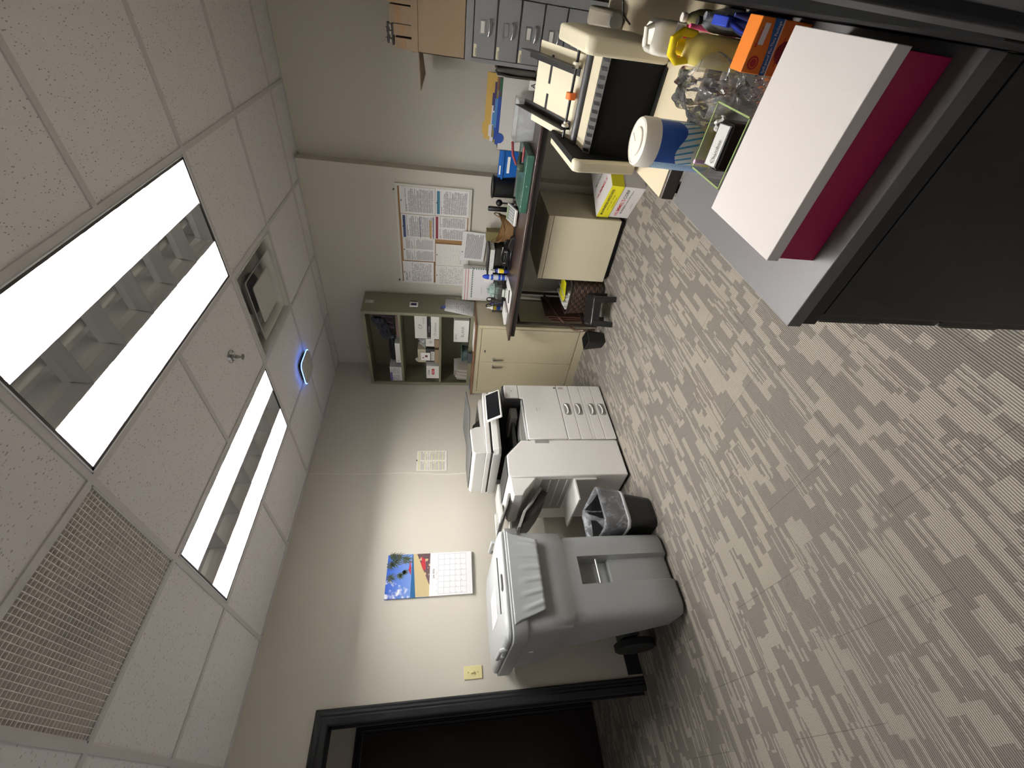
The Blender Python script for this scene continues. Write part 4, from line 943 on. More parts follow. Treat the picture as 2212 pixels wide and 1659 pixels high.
t = thing('leaflet_fan', 'white leaflets with thin brown edges standing in front of the certificate', 'paper', (1.2, -.14, TZ + .004))
for i in range(4): MB().box((1.165 + i * .012, -.16 + i * .006, TZ + .004), (1.225 + i * .012, -.158 + i * .006, TZ + .19 - i * .01)).build('leaflet', M_paper, t)
# bottles
t = thing('correction_bottle', 'small white spray bottle with yellow and navy label standing on the brown table', 'bottle', (1.335, -.24, TZ))
MB().lathe([(.019, 0), (.020, .004), (.020, .09), (.016, .103), (.009, .108), (.009, .118)], (1.335, -.24, TZ), 24).build('bottle', mat('navy bottle', (44, 54, 128), .35), t)
MB().lathe([(.0203, .035), (.0203, .075)], (1.335, -.24, TZ), 24, cap=False).build('yellow_label', mat('yellow print', (236, 210, 40), .5), t)
MB().lathe([(.0202, .076), (.0202, .088)], (1.335, -.24, TZ), 24, cap=False).build('white_label', M_paper, t)
MB().lathe([(.010, .112), (.012, .118), (.010, .14), (.006, .15)], (1.335, -.24, TZ), 18).box((1.325, -.262, TZ + .132), (1.345, -.235, TZ + .150)).box((1.33, -.266, TZ + .112), (1.34, -.258, TZ + .14)).build('spray_head', M_white, t, bev=.002)
t = thing('screen_wipe_can', 'white and blue cleaner can with a blue domed cap on the brown table', 'can', (1.262, -.225, TZ))
MB().lathe([(.024, 0), (.025, .004), (.025, .145), (.021, .156)], (1.262, -.225, TZ), 28).build('can', mat('can print', (206, 208, 218), .35), t)
MB().lathe([(.0253, .018), (.0253, .045)], (1.262, -.225, TZ), 28, cap=False).build('blue_band', M_blue, t)
MB().lathe([(.0253, .055), (.0253, .075)], (1.262, -.225, TZ), 28, cap=False).build('blue_band', M_blue, t)
MB().lathe([(.0253, .12), (.0253, .14)], (1.262, -.225, TZ), 28, cap=False).build('blue_band', M_blue, t)
MB().lathe([(.0215, .156), (.0215, .175), (.016, .20), (.006, .212), (0.0001, .214)], (1.262, -.225, TZ), 24).build('cap', mat('blue cap', (34, 70, 190), .35), t)
t = thing('stapler', 'small white and black stapler resting beside the blue-capped can', 'stapler', (1.19, -.36, TZ))
MB().box((1.155, -.385, TZ), (1.235, -.35, TZ + .02)).box((1.16, -.380, TZ + .024), (1.23, -.356, TZ + .045)).build('body', mat('pale green plastic', (196, 202, 190), .4), t, bev=.005)
MB().box((1.165, -.378, TZ + .02), (1.235, -.358, TZ + .025)).build('magazine', M_dark, t)
# papers at the front left
q = [at(x, y, 2, TZ + .001) for x, y in ((1097, 597), (1106, 633), (1099, 678), (1090, 629))]
t = thing('paper_sheet', 'loose white sheet at the front left of the brown table, black pen on it', 'paper', (q[0] + q[2]) / 2)
MB().add([p + Z * .001 for p in q] + [Vector(p) for p in q], [(0, 1, 2, 3), (4, 5, 6, 7), (0, 1, 5, 4), (1, 2, 6, 5), (2, 3, 7, 6), (3, 0, 4, 7)]).build('sheet', M_paper, t, smooth=False)
c_ = at(1099, 641, 2, TZ + .007)
small('pen', 'black pen lying on the loose sheet', 'pen', M_black, MB().tube([c_ - Vector((.05, .02, .0)), c_ + Vector((.05, .02, .0))], .0045, 10), c_)
small('note_pad', 'white note pad lying at the left corner of the brown table', 'notepad', M_paper, MB().box((.97, -.52, TZ), (1.10, -.345, TZ + .018)), (1.03, -.43, TZ), bev=.001, part='pages')
# black clutter in the middle
M_gl = mat('black glossy plastic', (16, 16, 18), .2)
t = thing('hole_punch', 'black hole punch with a chrome lever on the brown table behind the pen tray', 'hole punch', (1.50, -.33, TZ))
MB().box((1.42, -.37, TZ), (1.60, -.28, TZ + .018)).box((1.44, -.35, TZ + .018), (1.58, -.30, TZ + .045)).build('base', M_gl, t, bev=.004)
MB().tube([(1.44, -.325, TZ + .06), (1.50, -.33, TZ + .085), (1.60, -.33, TZ + .075)], .010, 10).build('lever', mat('dark steel', (90, 90, 90), .25, .9), t)
for x_ in (1.46, 1.56): MB().cyl((x_, -.325, TZ + .04), (x_, -.325, TZ + .066), .010, seg=14).build('punch_post', M_chrome, t)
t = thing('tape_dispenser', 'black tape dispenser at the foot of the wicker basket', 'tape dispenser', (1.66, -.36, TZ))
MB().prism([(1.60, TZ), (1.60, TZ + .03), (1.64, TZ + .045), (1.70, TZ + .03), (1.72, TZ)], 1, -.385, -.345).build('base', M_black, t, bev=.003)
MB().cyl((1.645, -.38, TZ + .046), (1.645, -.35, TZ + .046), .032, seg=28).build('tape_roll', M_gl, t)
t = thing('desktop_stapler', 'black desk stapler lying across the back of the brown table', 'stapler', (1.42, -.22, TZ))
MB().prism([(1.36, TZ), (1.36, TZ + .012), (1.52, TZ + .014), (1.52, TZ)], 1, -.27, -.235).build('base', M_black, t, bev=.002)
MB().prism([(1.355, TZ + .03), (1.36, TZ + .045), (1.50, TZ + .05), (1.53, TZ + .035), (1.525, TZ + .015)], 1, -.27, -.235).build('arm', M_gl, t, bev=.003)
# shelf tray behind
t = thing('letter_tray', 'black two-tier letter tray with white papers below the crooked letter', 'tray', (1.40, -.13, TZ))
for z in (.03, .115): MB().box((1.27, -.22, TZ + z), (1.53, -.06, TZ + z + .012)).build('tier', M_black, t, bev=.002)
MB().box((1.27, -.22, TZ), (1.28, -.06, TZ + .13)).box((1.52, -.22, TZ), (1.53, -.06, TZ + .13)).build('side_post', M_black, t)
small('paper_stack', 'stack of white papers in the upper tier of the letter tray', 'paper', page('stack edge', (220, 220, 216), (120, 120, 122), rows=6, top=.05, dens=.4), MB().box((1.285, -.225, TZ + .1275), (1.515, -.07, TZ + .165)), (1.40, -.14, TZ + .127), part='sheets')
small('binder', 'thin black binder lying on the stacked papers in the letter tray', 'binder', M_black, MB().box((1.28, -.228, TZ + .1655), (1.52, -.07, TZ + .178)), (1.40, -.14, TZ + .1655), part='cover', bev=.002)
small('khaki_box', 'small khaki box wedged between letter tray and wicker basket', 'box', mat('khaki card', (112, 104, 62), .6, var=.2, scale=60), MB().box((1.545, -.13, TZ), (1.625, -.05, TZ + .20)), (1.585, -.09, TZ), bev=.002)
# wicker basket with two loop handles
def wicker(name, cols, sc):
    k = NT(name); u, v, _ = k.sep(k.coord('UV'))
    a = k.math('SINE', k.math('MULTIPLY', v, sc * 2 * PI)); s_ = k.math('SINE', k.math('ADD', k.math('MULTIPLY', u, sc * 5.0 * 2), k.math('MULTIPLY', k.math('FLOOR', k.math('MULTIPLY', v, sc)), PI)))
    h = k.math('MULTIPLY_ADD', k.math('MULTIPLY', k.math('ABSOLUTE', a), k.math('MULTIPLY_ADD', s_, .5, .5)), 1.0, 0.0)
    k.put(k.b.inputs['Base Color'], k.mix(h, lin(cols[0]), lin(cols[1]))); k.b.inputs['Roughness'].default_value = .55; k.bump(h, .8, .004); return k.m
t = thing('wicker_basket', 'small honey-coloured wicker basket with loop handles on the brown table', 'basket', (1.70, -.22, TZ))
M_wick = wicker('honey wicker', ((120, 84, 44), (206, 164, 100)), 12)
def bas(u, v):
    th = 2 * PI * u; r = .072 + .03 * v; return (1.705 + r * 1.1 * math.cos(th), -.22 + r * .85 * math.sin(th), TZ + .002 + .10 * v + .022 * v * math.cos(2 * th))
MB().grid(bas, 48, 16, True).build('woven_side', M_wick, t, solid=.005, ang=80)
MB().lathe([(.001, .003), (.07, .003)], (1.705, -.22, TZ), 32, sx=1.1, sy=.85, cap=False).build('base', M_wick, t)
MB().tube([bas(i / 32, 1) for i in range(32)], .006, 8, True).build('rim', M_wick, t)
for s_ in (-1, 1):
    MB().tube([(1.705 + s_ * .10, -.255, TZ + .115), (1.705 + s_ * .112, -.245, TZ + .15), (1.705 + s_ * .115, -.22, TZ + .165), (1.705 + s_ * .112, -.195, TZ + .15), (1.705 + s_ * .10, -.185, TZ + .115)], .004, 8).build('handle', M_wick, t)
small('pen_strip', 'black desk mat strip under the wicker basket edge', 'mat', M_black, MB().box((1.62, -.34, TZ), (1.80, -.325, TZ + .006)), (1.7, -.33, TZ), part='strip')
# desk calculator-phone
t = thing('desk_calculator', 'grey and white desk calculator propped up next to the wicker basket', 'calculator', (1.86, -.33, TZ))
a_, b_ = Vector((1.87, -.40, TZ + .018)), Vector((1.87, -.27, TZ + .065)); u_ = (b_ - a_).normalized(); n_ = X.cross(u_)
c_ = (a_ + b_) / 2
MB().obox(c_, X, u_, n_, .125, .145, .022).build('case', M_white, t, bev=.006)
MB().obox(c_ + n_ * .0115 - u_ * .008, X, u_, n_, .108, .10, .001).build('key_field', mat('key grey', (112, 112, 116), .5), t)
kb = MB()
for i in range(5):
    for j in range(4): kb.obox(c_ + n_ * .013 + X * (-.042 + i * .021) - u_ * (.045 - j * .021), X, u_, n_, .015, .014, .003)
kb.build('keys', mat('pale keys', (196, 198, 196), .5), t)
MB().obox(c_ + n_ * .012 + u_ * .053, X, u_, n_, .10, .022, .002).build('display', mat('lcd', (150, 168, 130), .25), t)
MB().box((1.82, -.33, TZ), (1.92, -.29, TZ + .03)).build('stand', M_black, t)
small('black_canister', 'slim tall black canister behind the desk calculator', 'canister', M_black, MB().lathe([(.017, 0), (.019, .003), (.019, .20), (.015, .208)], (1.828, -.15, TZ), 24), (1.828, -.15, TZ))
t = thing('pencil_holder', 'wide round black pencil holder standing below the wall corner', 'holder', (1.985, -.14, TZ))
MB().lathe([(.070, 0), (.072, .004), (.076, .175), (.082, .18), (.084, .188), (.080, .192), (.070, .186), (.066, .02), (.001, .018)], (1.99, -.13, TZ), 40).build('cup', M_black, t)
MB().lathe([(.060, .178), (.055, .186)], (1.99, -.13, TZ), 32).build('inner_lid', M_gl, t)
t = thing('webcam', 'little black ball camera between canister and pencil holder', 'camera', (1.895, -.14, TZ))
MB().sph((1.877, -.15, TZ + .125), .026, 20).cyl((1.877, -.15, TZ + .0), (1.877, -.15, TZ + .11), .006).lathe([(.028, 0), (.024, .008)], (1.877, -.15, TZ), 20).build('body', M_black, t)
# blue bin
t = thing('blue_tray', 'bright blue open plastic tray with white labels behind the green cutter', 'tray', (2.15, -.17, TZ))
M_bl = mat('bright blue plastic', (24, 96, 176), .35)
def rr2(cx, cy, w_, h_, z, r=.012): return [(a, b, z) for a, b in rrect(cx, cy, w_, h_, r, 4)]
MB().rings([rr2(2.185, -.15, .17, .12, TZ), rr2(2.185, -.15, .20, .15, TZ + .13), rr2(2.185, -.15, .215, .165, TZ + .132), rr2(2.185, -.15, .215, .165, TZ + .142), rr2(2.185, -.15, .195, .145, TZ + .142), rr2(2.185, -.15, .165, .115, TZ + .01)]).build('tub', M_bl, t)
MB().box((2.095, -.235, TZ + .142), (2.275, -.205, TZ + .168)).build('label_flap', M_bl, t)
MB().box((2.115, -.2362, TZ + .151), (2.175, -.235, TZ + .162)).box((2.125, -.2245, TZ + .085), (2.235, -.2225, TZ + .105)).build('label', M_paper, t)
# green paper cutter
t = thing('paper_cutter', 'long green metal paper cutter with painted reflections, on the right half of the brown table', 'paper cutter', (2.23, -.55, TZ))
def green():
    k = NT('green enamel with painted reflections'); v = k.coord(); n = k.noise(v, 30, 4, .7)
    m_ = k.math('GREATER_THAN', n, .635)  # pale specks: white reflections put into the enamel colour
    k.put(k.b.inputs['Base Color'], k.mix(m_, lin((52, 92, 78)), lin((170, 190, 180)))); k.b.inputs['Roughness'].default_value = .35; return k.m
M_gr = green()
MB().box((2.03, -.685, TZ), (2.39, -.40, TZ + .048)).build('bed', M_gr, t, bev=.004)
MB().box((2.03, -.405, TZ + .048), (2.39, -.395, TZ + .058)).build('guide_rail', M_steel, t)
# eyelet pliers on the cutter
t = thing('eyelet_pliers', 'dark green and red hand pliers lying on the paper cutter', 'pliers', (2.345, -.56, TZ + .049))
zz = TZ + .049
MB().tube([(2.275, -.60, zz + .03), (2.315, -.58, zz + .028), (2.365, -.55, zz + .02)], [.010, .016, .010], 10).box((2.265, -.615, zz + .0), (2.315, -.59, zz + .03)).build('jaws', mat('dark green metal', (52, 66, 52), .4, .3), t, bev=.003)
MB().tube([(2.295, -.58, zz + .045), (2.345, -.55, zz + .07), (2.405, -.50, zz + .075)], [.007, .009, .008], 10).build('handle', mat('dull red grip', (146, 60, 66), .5), t)
MB().tube([(2.325, -.60, zz + .010), (2.375, -.60, zz + .010), (2.410, -.60, zz + .012)], [.006, .008, .006], 10).build('handle', mat('dull red grip', (146, 60, 66), .5), t)
# clear tub
t = thing('clear_tub', 'clear rectangular plastic tub in front of the white file box', 'tub', (2.52, -.45, TZ))
MB().rings([rr2(2.52, -.46, .19, .13, TZ + .001, .02), rr2(2.52, -.46, .225, .165, TZ + .115, .025), rr2(2.52, -.46, .24, .18, TZ + .118, .025)], (True, False)).build('shell', clear_film('tub plastic', (235, 238, 240), .66, .12, 8, .1), t, solid=.0025)
# file box with folders
t = thing('file_box', 'white card file box at the right end of the brown table', 'box', (2.5, -.24, TZ))
M_fb = mat('greyish white card', (196, 192, 186), .6)
MB().box((2.305, -.335, TZ), (2.715, -.330, TZ + .20)).box((2.305, -.335, TZ), (2.310, -.13, TZ + .20)).box((2.71, -.335, TZ), (2.715, -.13, TZ + .24)).box((2.305, -.135, TZ), (2.715, -.13, TZ + .24)).box((2.305, -.335, TZ), (2.715, -.13, TZ + .004)).build('box_walls', M_fb, t, bev=.001)
fc = [('manila', (206, 170, 88), .285, 'rear manila folder'), ('manila', (212, 178, 96), .27, 'second manila folder'), ('white', (226, 222, 226), .245, 'white folder'), ('purple', (58, 46, 98), .235, 'dark purple folder'),
      ('brown', (92, 66, 60), .225, 'brown folder'), ('olive', (150, 142, 60), .222, 'olive folder'), ('light blue', (76, 128, 178), .232, 'light blue folder with a tab'), ('royal blue', (26, 62, 140), .215, 'royal blue folder'), ('red', (120, 34, 52), .212, 'short dark red folder'), ('green', (34, 84, 62), .206, 'short dark green folder')]
for i, (nm, col, h, lab) in enumerate(fc):
    y_ = -.145 - i * .017; a, b = (2.318, 2.70)
    if nm == 'white': a, b = 2.312, 2.55
    if nm == 'purple': a, b = 2.50, 2.66
    if nm == 'red' or nm == 'green': a, b = 2.60, 2.70
    if nm == 'light blue': a, b = 2.40, 2.58
    f_ = thing('file_folder', lab + ' standing in the white file box', 'folder', ((a + b) / 2, y_, TZ + .005), group='folders in the white file box')
    MB().box((a, y_ - .002, TZ + .005), (b, y_ + .002, TZ + h)).box((a + .03, y_ - .001, TZ + h), (a + .1, y_ + .001, TZ + h + .012)).build('sheet', mat(nm + ' card', col, .6), f_)
small('round_tab', 'royal blue disc hooked over the front of the white file box', 'disc', mat('royal blue card', (26, 62, 140), .6), MB().cyl((2.375, -.336, TZ + .195), (2.375, -.339, TZ + .195), .03, seg=32), (2.375, -.337, TZ + .165), part='disc')
small('grey_satchel', 'dark grey soft case squeezed between file box and grey drawer cabinet', 'case', mat('dark grey fabric', (84, 80, 74), .8), MB().rings([rr2(2.738, -.2, .030, .2, TZ, .01), rr2(2.738, -.2, .034, .21, TZ + .12, .012), rr2(2.738, -.2, .02, .19, TZ + .24, .009)]), (2.738, -.2, TZ))
t = thing('tent_sign', 'tiny white card with a black A standing before the grey drawer cabinet', 'card', (2.70, -.42, TZ))
MB().obox((2.70, -.42, TZ + .026), X, Z, -Y, .05, .05, .001).build('card', M_paper, t)
text([('A', (2.70, -.4206, TZ + .026), X, Z, .03, None, 1)], 'letter', M_ink, t)

# ================================================================== UNDER THE TABLE
t = thing('file_cabinet', 'low beige steel file cabinet standing under the brown table', 'cabinet', (1.71, -.30, 0))
M_be = mat('beige enamel', (206, 197, 170), .42, var=.015, scale=8)
MB().box((1.458, -.515, .045), (1.968, -.06, .602)).build('body', M_be, t, bev=.003)
MB().box((1.456, -.532, .045), (1.970, -.515, .560)).build('drawer_front', M_be, t, bev=.003)
MB().box((1.456, -.532, .564), (1.970, -.515, .602)).build('top_rail', M_be, t, bev=.003)
MB().box((1.47, -.50, .012), (1.955, -.08, .045)).cyl((1.50, -.48, 0), (1.50, -.48, .013), .02).cyl((1.93, -.48, 0), (1.93, -.48, .013), .02).cyl((1.50, -.10, 0), (1.50, -.10, .013), .02).cyl((1.93, -.10, 0), (1.93, -.10, .013), .02).build('base', M_black, t)
# paper box
th_ = math.radians(-28); r_ = Vector((math.cos(th_), math.sin(th_), 0)); d_ = Vector((-math.sin(th_), math.cos(th_), 0))
o_ = Vector((1.985, -.505, 0)); W_, D_, HH = .30, .43, .245
t = thing('paper_carton', 'white office paper carton with a yellow lid band beside the beige file cabinet', 'box', o_ + r_ * W_ / 2 + d_ * D_ / 2)
n_ = -d_; cc = o_ + r_ * W_ / 2 + d_ * D_ / 2
M_wc = mat('white carton board', (222, 218, 214), .55); M_yel = mat('yellow carton board', (232, 222, 40), .5)
MB().obox(cc + Z * .076, r_, d_, Z, W_, D_, .152).build('lower_box', M_wc, t, bev=.002)
ld = MB().obox(cc + Z * (.153 + .045), r_, d_, Z, W_ + .008, D_ + .008, .090).build('lid', M_yel, t, bev=.002)
MB().obox(cc + Z * .2435, r_, d_, Z, W_ + .006, D_ + .006, .0012).build('lid_top', M_wc, ld)
f0 = o_ + r_ * W_ / 2 + n_ * .0006
text([('HUMMEL\'S', f0 + Z * .110 - r_ * .045, r_, Z, .026, None, 1)], 'red_lettering', M_red, t)
text([('CORP', f0 + Z * .110 + r_ * .085, r_, Z, .024), ('BUSINESS', f0 + Z * .078 - r_ * .06, r_, Z, .015, None, 1), ('Complete Office Solutions', f0 + Z * .077 + r_ * .055, r_, Z, .009), ('2601 Mill Street', f0 + Z * .03 - r_ * .02, r_, Z, .006)], 'black_lettering', M_ink, t)
f1 = f0 + n_ * .0045
text([('MULTIPURPOSE OFFICE PAPER', f1 + Z * .218, r_, Z, .020, .25, 1), ('8.5 x 11 in    20 lb    92 bright', f1 + Z * .191, r_, Z, .009), ('10 reams of 500 sheets', f1 + Z * .170, r_, Z, .008)], 'lid_lettering', M_ink, ld)
tt = cc + Z * .2443
text([('HUMMEL\'S', tt - d_ * .10, r_, d_, .03, .2, 1)], 'top_lettering', M_red, ld)
text([('MULTIPURPOSE', tt + d_ * .0, r_, d_, .022, .2, 1), ('office paper', tt + d_ * .08, r_, d_, .014)], 'top_small_lettering', M_ink, ld)
# basket of magazines
t = thing('magazine_basket', 'dark brown wicker basket full of magazines under the brown table', 'basket', (1.24, -.40, 0))
M_wk = wicker('dark wicker', ((26, 18, 14), (92, 66, 50)), 11)
def bs(cx, cy, w_, h_, z): return [(a, b, z) for a, b in rrect(cx, cy, w_, h_, .05, 6)]
def bsg(u, v):
    w2, d2_, r_ = (.28 + .03 * v) / 2, (.27 + .03 * v) / 2, 4.5
    th = 2 * PI * u; c_, s_ = math.cos(th), math.sin(th); q = (abs(c_) ** r_ + abs(s_) ** r_) ** (-1 / r_)
    return (1.265 + w2 * q * c_, -.40 + d2_ * q * s_, .002 + .29 * v)
nn = 64
MB().grid(lambda u, v: bsg(u + 1e-6, v), nn, 22, True).build('woven_side', M_wk, t, solid=.008, ang=80)
MB().rings([bs(1.265, -.40, .27, .26, .002), bs(1.265, -.40, .27, .26, .01)]).build('base', M_wk, t)
MB().tube([bsg(i / nn + 1e-6, 1) for i in range(nn)], .009, 8, True).build('rim', M_wk, t)
for i in range(9):
    col = [(222, 220, 216), (196, 194, 190), (232, 230, 228)][i % 3]
    m_ = thing('magazine', 'magazine with pale page edges packed in the dark wicker basket', 'magazine', (1.18 + i * .018, -.40, .02), group='magazines in the wicker basket')
    MB().box((-.007, -.115, 0), (.007, .115, .285 + .012 * (i % 4))).xf(Matrix.Rotation(-.05, 4, 'Y')).build('pages', mat('magazine %d' % (i % 3), col, .6), m_, local=True)
t = thing('yellow_mailer', 'bright yellow printed mailer sticking out of the magazine basket', 'mailer', (1.33, -.45, .3))
MB().add([(1.20, -.36, .335), (1.41, -.36, .350), (1.41, -.50, .345), (1.27, -.53, .335), (1.21, -.48, .33), (1.20, -.36, .332), (1.41, -.36, .347), (1.41, -.50, .342), (1.27, -.53, .332), (1.21, -.48, .327)],
         [(0, 1, 2, 3, 4), (9, 8, 7, 6, 5), (0, 1, 6, 5), (1, 2, 7, 6), (2, 3, 8, 7), (3, 4, 9, 8), (4, 0, 5, 9)]).build('wrapper', mat('yellow wrapper', (236, 226, 30), .35), t, smooth=False)
# folded wooden tray tables against the cabinet
t = thing('folded_tray_tables', 'set of folded brown tray tables with bent legs beside the tan cabinet', 'tray table', (1.02, -.22, 0))
for i in range(3):
    MB().box((.955 + i * .022, -.42, .03 + .02 * i), (.967 + i * .022, -.10, .37 + .03 * i)).xf(Matrix.Translation((0, 0, 0))).build('table_board', mat('brown tray board', (78, 56, 46), .3, var=.2, scale=20), t, bev=.003)
MB().tube([(1.035, -.12, .40), (1.03, -.30, .36), (1.00, -.42, .30), (.985, -.52, .24), (1.0, -.60, .18), (1.03, -.64, .13), (1.03, -.62, .02)], .010, 10).build('bent_leg', mat('varnished tube', (84, 58, 46), .25), t)
# step stool
t = thing('step_stool', 'black plastic step stool in front of the magazine basket', 'stool', (1.315, -.725, 0), math.radians(25))
M_st = mat('black moulded plastic', (26, 26, 27), .38)
w_, d2, h_ = .235, .20, .178
MB().rings([[(a, b, h_ - .022) for a, b in rrect(0, 0, w_, d2, .02, 4)], [(a, b, h_ - .004) for a, b in rrect(0, 0, w_ - .004, d2 - .004, .02, 4)], [(a, b, h_) for a, b in rrect(0, 0, w_ - .014, d2 - .014, .015, 4)]]).build('top', M_st, t, local=True)
for sx in (-1, 1):
    for sy in (-1, 1):
        a = Vector((sx * (w_ / 2 - .026), sy * (d2 / 2 - .018), h_ - .02)); b = Vector((sx * (w_ / 2 - .016), sy * (d2 / 2 + .0), 0))
        MB().rings([[(b.x + i, b.y + j, 0) for i, j in rrect(0, 0, .042, .030, .008, 3)], [(a.x + i, a.y + j, a.z) for i, j in rrect(0, 0, .052, .036, .008, 3)]]).build('leg', M_st, t, local=True)
for sy in (-1, 1): MB().box((-w_ / 2 + .03, sy * (d2 / 2 - .008) - .004, h_ - .065), (w_ / 2 - .03, sy * (d2 / 2 - .008) + .004, h_ - .015)).build('skirt', M_st, t, local=True, bev=.002)
t = thing('small_black_bin', 'little square black bin beside the step stool', 'bin', (1.055, -.80, 0), math.radians(-20))
MB().rings([[(a, b, 0) for a, b in rrect(0, 0, .105, .09, .01, 3)], [(a, b, .15) for a, b in rrect(0, 0, .14, .12, .012, 3)], [(a, b, .155) for a, b in rrect(0, 0, .148, .128, .012, 3)], [(a, b, .155) for a, b in rrect(0, 0, .132, .112, .012, 3)], [(a, b, .01) for a, b in rrect(0, 0, .098, .082, .01, 3)]]).build('body', M_black, t, local=True)

# ================================================================== GREY CARD CABINET, CARDBOARD BOX
M_gc = mat('grey steel enamel', (132, 132, 134), .42, var=.02, scale=10)
t = thing('card_file_cabinet', 'tall narrow grey steel drawer cabinet with a cardboard box on top', 'cabinet', (2.94, -.12, 0))
K0, K1, KF, KT = 2.766, 3.118, -.345, 1.243
MB().box((K0, KF + .0205, 0), (K1, .085, KT)).build('body', M_gc, t)
MB().box((K0, KF, 0), (K0 + .020, KF + .02, KT)).box((K1 - .045, KF, 0), (K1, KF + .02, KT)).box((K0 + .0202, KF, KT - .040), (K1 - .0452, KF + .02, KT)).build('front_frame', M_gc, t)
mid = (K0 + .022 + K1 - .047) / 2
for i in range(9):
    z1 = KT - .047 - i * .1335; z0 = z1 - .124
    if z0 < 0: break
    dr = MB().box((K0 + .023, KF - .003, z0), (K1 - .049, KF + .017, z1)).build('drawer', M_gc, t, bev=.002)
    hf = MB().box((mid - .028, KF - .006, z1 - .034), (mid + .028, KF - .003, z1 - .030)).box((mid - .028, KF - .006, z1 - .064), (mid + .028, KF - .003, z1 - .060)).box((mid - .032, KF - .006, z1 - .064), (mid - .028, KF - .003, z1 - .030)).box((mid + .028, KF - .006, z1 - .064), (mid + .032, KF - .003, z1 - .030)).build('label_holder', M_steel, dr)
    if i != 1: MB().box((mid - .026, KF - .0042, z1 - .059), (mid + .026 - .02 * (i % 3 == 0) * 0, KF - .0032, z1 - .036)).build('label_card', mat('label card', (214, 210, 204), .6), dr)
    MB().tube([(mid - .036, KF - .003, z1 - .084), (mid - .034, KF - .018, z1 - .082), (mid - .015, KF - .022, z1 - .086), (mid + .015, KF - .022, z1 - .086), (mid + .034, KF - .018, z1 - .082), (mid + .036, KF - .003, z1 - .084)], .005, 10).build('handle', M_chrome, dr)
    MB().box((K0 + .028, KF - .0038, z1 - .018), (K0 + .085, KF - .003, z1 - .002)).build('sticker', page('drawer sticker', (222, 214, 180), (90, 90, 90), rows=2, top=.05, dens=.6), dr)
t = thing('cardboard_box', 'open brown cardboard box on top of the grey drawer cabinet', 'box', (2.94, -.13, KT))
bx = (2.770, 3.110, -.335, .02); zb = KT + .001; zt_ = 1.512
MB().box((bx[0], bx[2], zb), (bx[1], bx[2] + .005, zt_)).box((bx[0], bx[3] - .005, zb), (bx[1], bx[3], zt_)).box((bx[0], bx[2], zb), (bx[0] + .005, bx[3], zt_)).box((bx[1] - .005, bx[2], zb), (bx[1], bx[3], zt_)).box((bx[0], bx[2], zb), (bx[1], bx[3], zb + .005)).build('box_walls', M_kraft, t, bev=.001)
def flapsheet(q, name, mt=None): return MB().add([Vector(p) for p in q] + [Vector(p) + Vector((0, 0, -.004)) for p in q], [(0, 1, 2, 3), (7, 6, 5, 4), (0, 1, 5, 4), (1, 2, 6, 5), (2, 3, 7, 6), (3, 0, 4, 7)]).build(name, mt or M_kraft, t, smooth=False)
flapsheet([(2.770, -.33, zt_), (2.770, .015, zt_), (2.62, .01, 1.49), (2.585, -.33, 1.505)], 'side_flap')
MB().obox((2.94, -.337, zt_ + .018), X, Z, -Y, .34, .036, .004).build('front_flap', M_kraft, t)
for i, (a, b, z1) in enumerate(((2.775, 2.825, 1.642), (2.835, 2.885, 1.648), (2.888, 2.965, 1.665), (2.972, 3.05, 1.685))):
    s_ = thing('small_carton', ['leftmost small brown carton standing in the cardboard box', 'second small brown carton in the cardboard box, right of the dark gap', 'third small brown carton with a folded top in the cardboard box', 'small brown carton at the right end of the cardboard box, printed edge up'][i], 'box', ((a + b) / 2, -.27, zb + .006))
    MB().box((a, -.325, zb + .006), (b, -.20, z1)).build('carton', M_kraft, s_, bev=.001)
    MB().box((a + .004, -.3262, z1 - .06), (b - .004, -.325, z1 - .034)).build('tape', mat('tan tape', (150, 116, 80), .35), s_)
t = thing('hose_clamp_set', 'dark metal clamp with pale plastic tabs lying on the small cartons', 'clamp', (2.85, -.26, 1.65))
M_cl = mat('dark clamp metal', (70, 66, 66), .35, .6)
MB().box((2.785, -.30, 1.6495), (2.882, -.25, 1.662)).box((2.79, -.29, 1.674), (2.885, -.26, 1.688)).build('bars', M_cl, t, bev=.003)
MB().box((2.795, -.305, 1.662), (2.812, -.245, 1.674)).box((2.83, -.305, 1.662), (2.848, -.245, 1.674)).box((2.862, -.305, 1.662), (2.878, -.245, 1.674)).box((2.80, -.30, 1.688), (2.815, -.25, 1.70)).box((2.84, -.30, 1.688), (2.86, -.25, 1.70)).build('tabs', mat('pale plastic tab', (168, 158, 146), .5), t, bev=.002)

# ================================================================== BEIGE COUNTER AND FOLDING MACHINE
M_lam = mat('speckled beige laminate', (206, 192, 164), .4, var=.07, scale=260)
t = thing('beige_counter', 'beige laminate counter with dark brown edge carrying the folding machine', 'counter', (2.98, -1.9, 0))
MB().box((2.775, -2.306, .735), (3.180, -1.38, .742)).build('laminate_top', M_lam, t)
MB().box((2.772, -2.311, .700), (3.180, -1.375, .7375)).build('edge_band', mat('dark brown edge', (66, 54, 46), .35), t, bev=.003)
for x_ in (2.80, 3.155):
    for y_ in (-2.30, -1.41): MB().box((x_ - .012, y_, 0), (x_ + .012, y_ + .024, .70)).build('leg', M_black, t)
CZ_ = .742
t = thing('folding_machine', 'cream paper folding machine with black rollers and an orange wheel', 'machine', (2.925, -1.95, CZ_))
M_cr = mat('cream enamel', (208, 200, 176), .4, var=.015, scale=10)
def cheek(x0, x1, top): return MB().prism([(-2.105, CZ_ + .008), (-2.110, CZ_ + .02), (-2.140, top - .018), (-2.128, top), (-1.86, top + .02), (-1.76, top - .03), (-1.76, CZ_ + .008)], 0, x0, x1)
cheek(2.764, 2.800, .960).build('left_cheek', M_cr, t, bev=.008, seg=3)
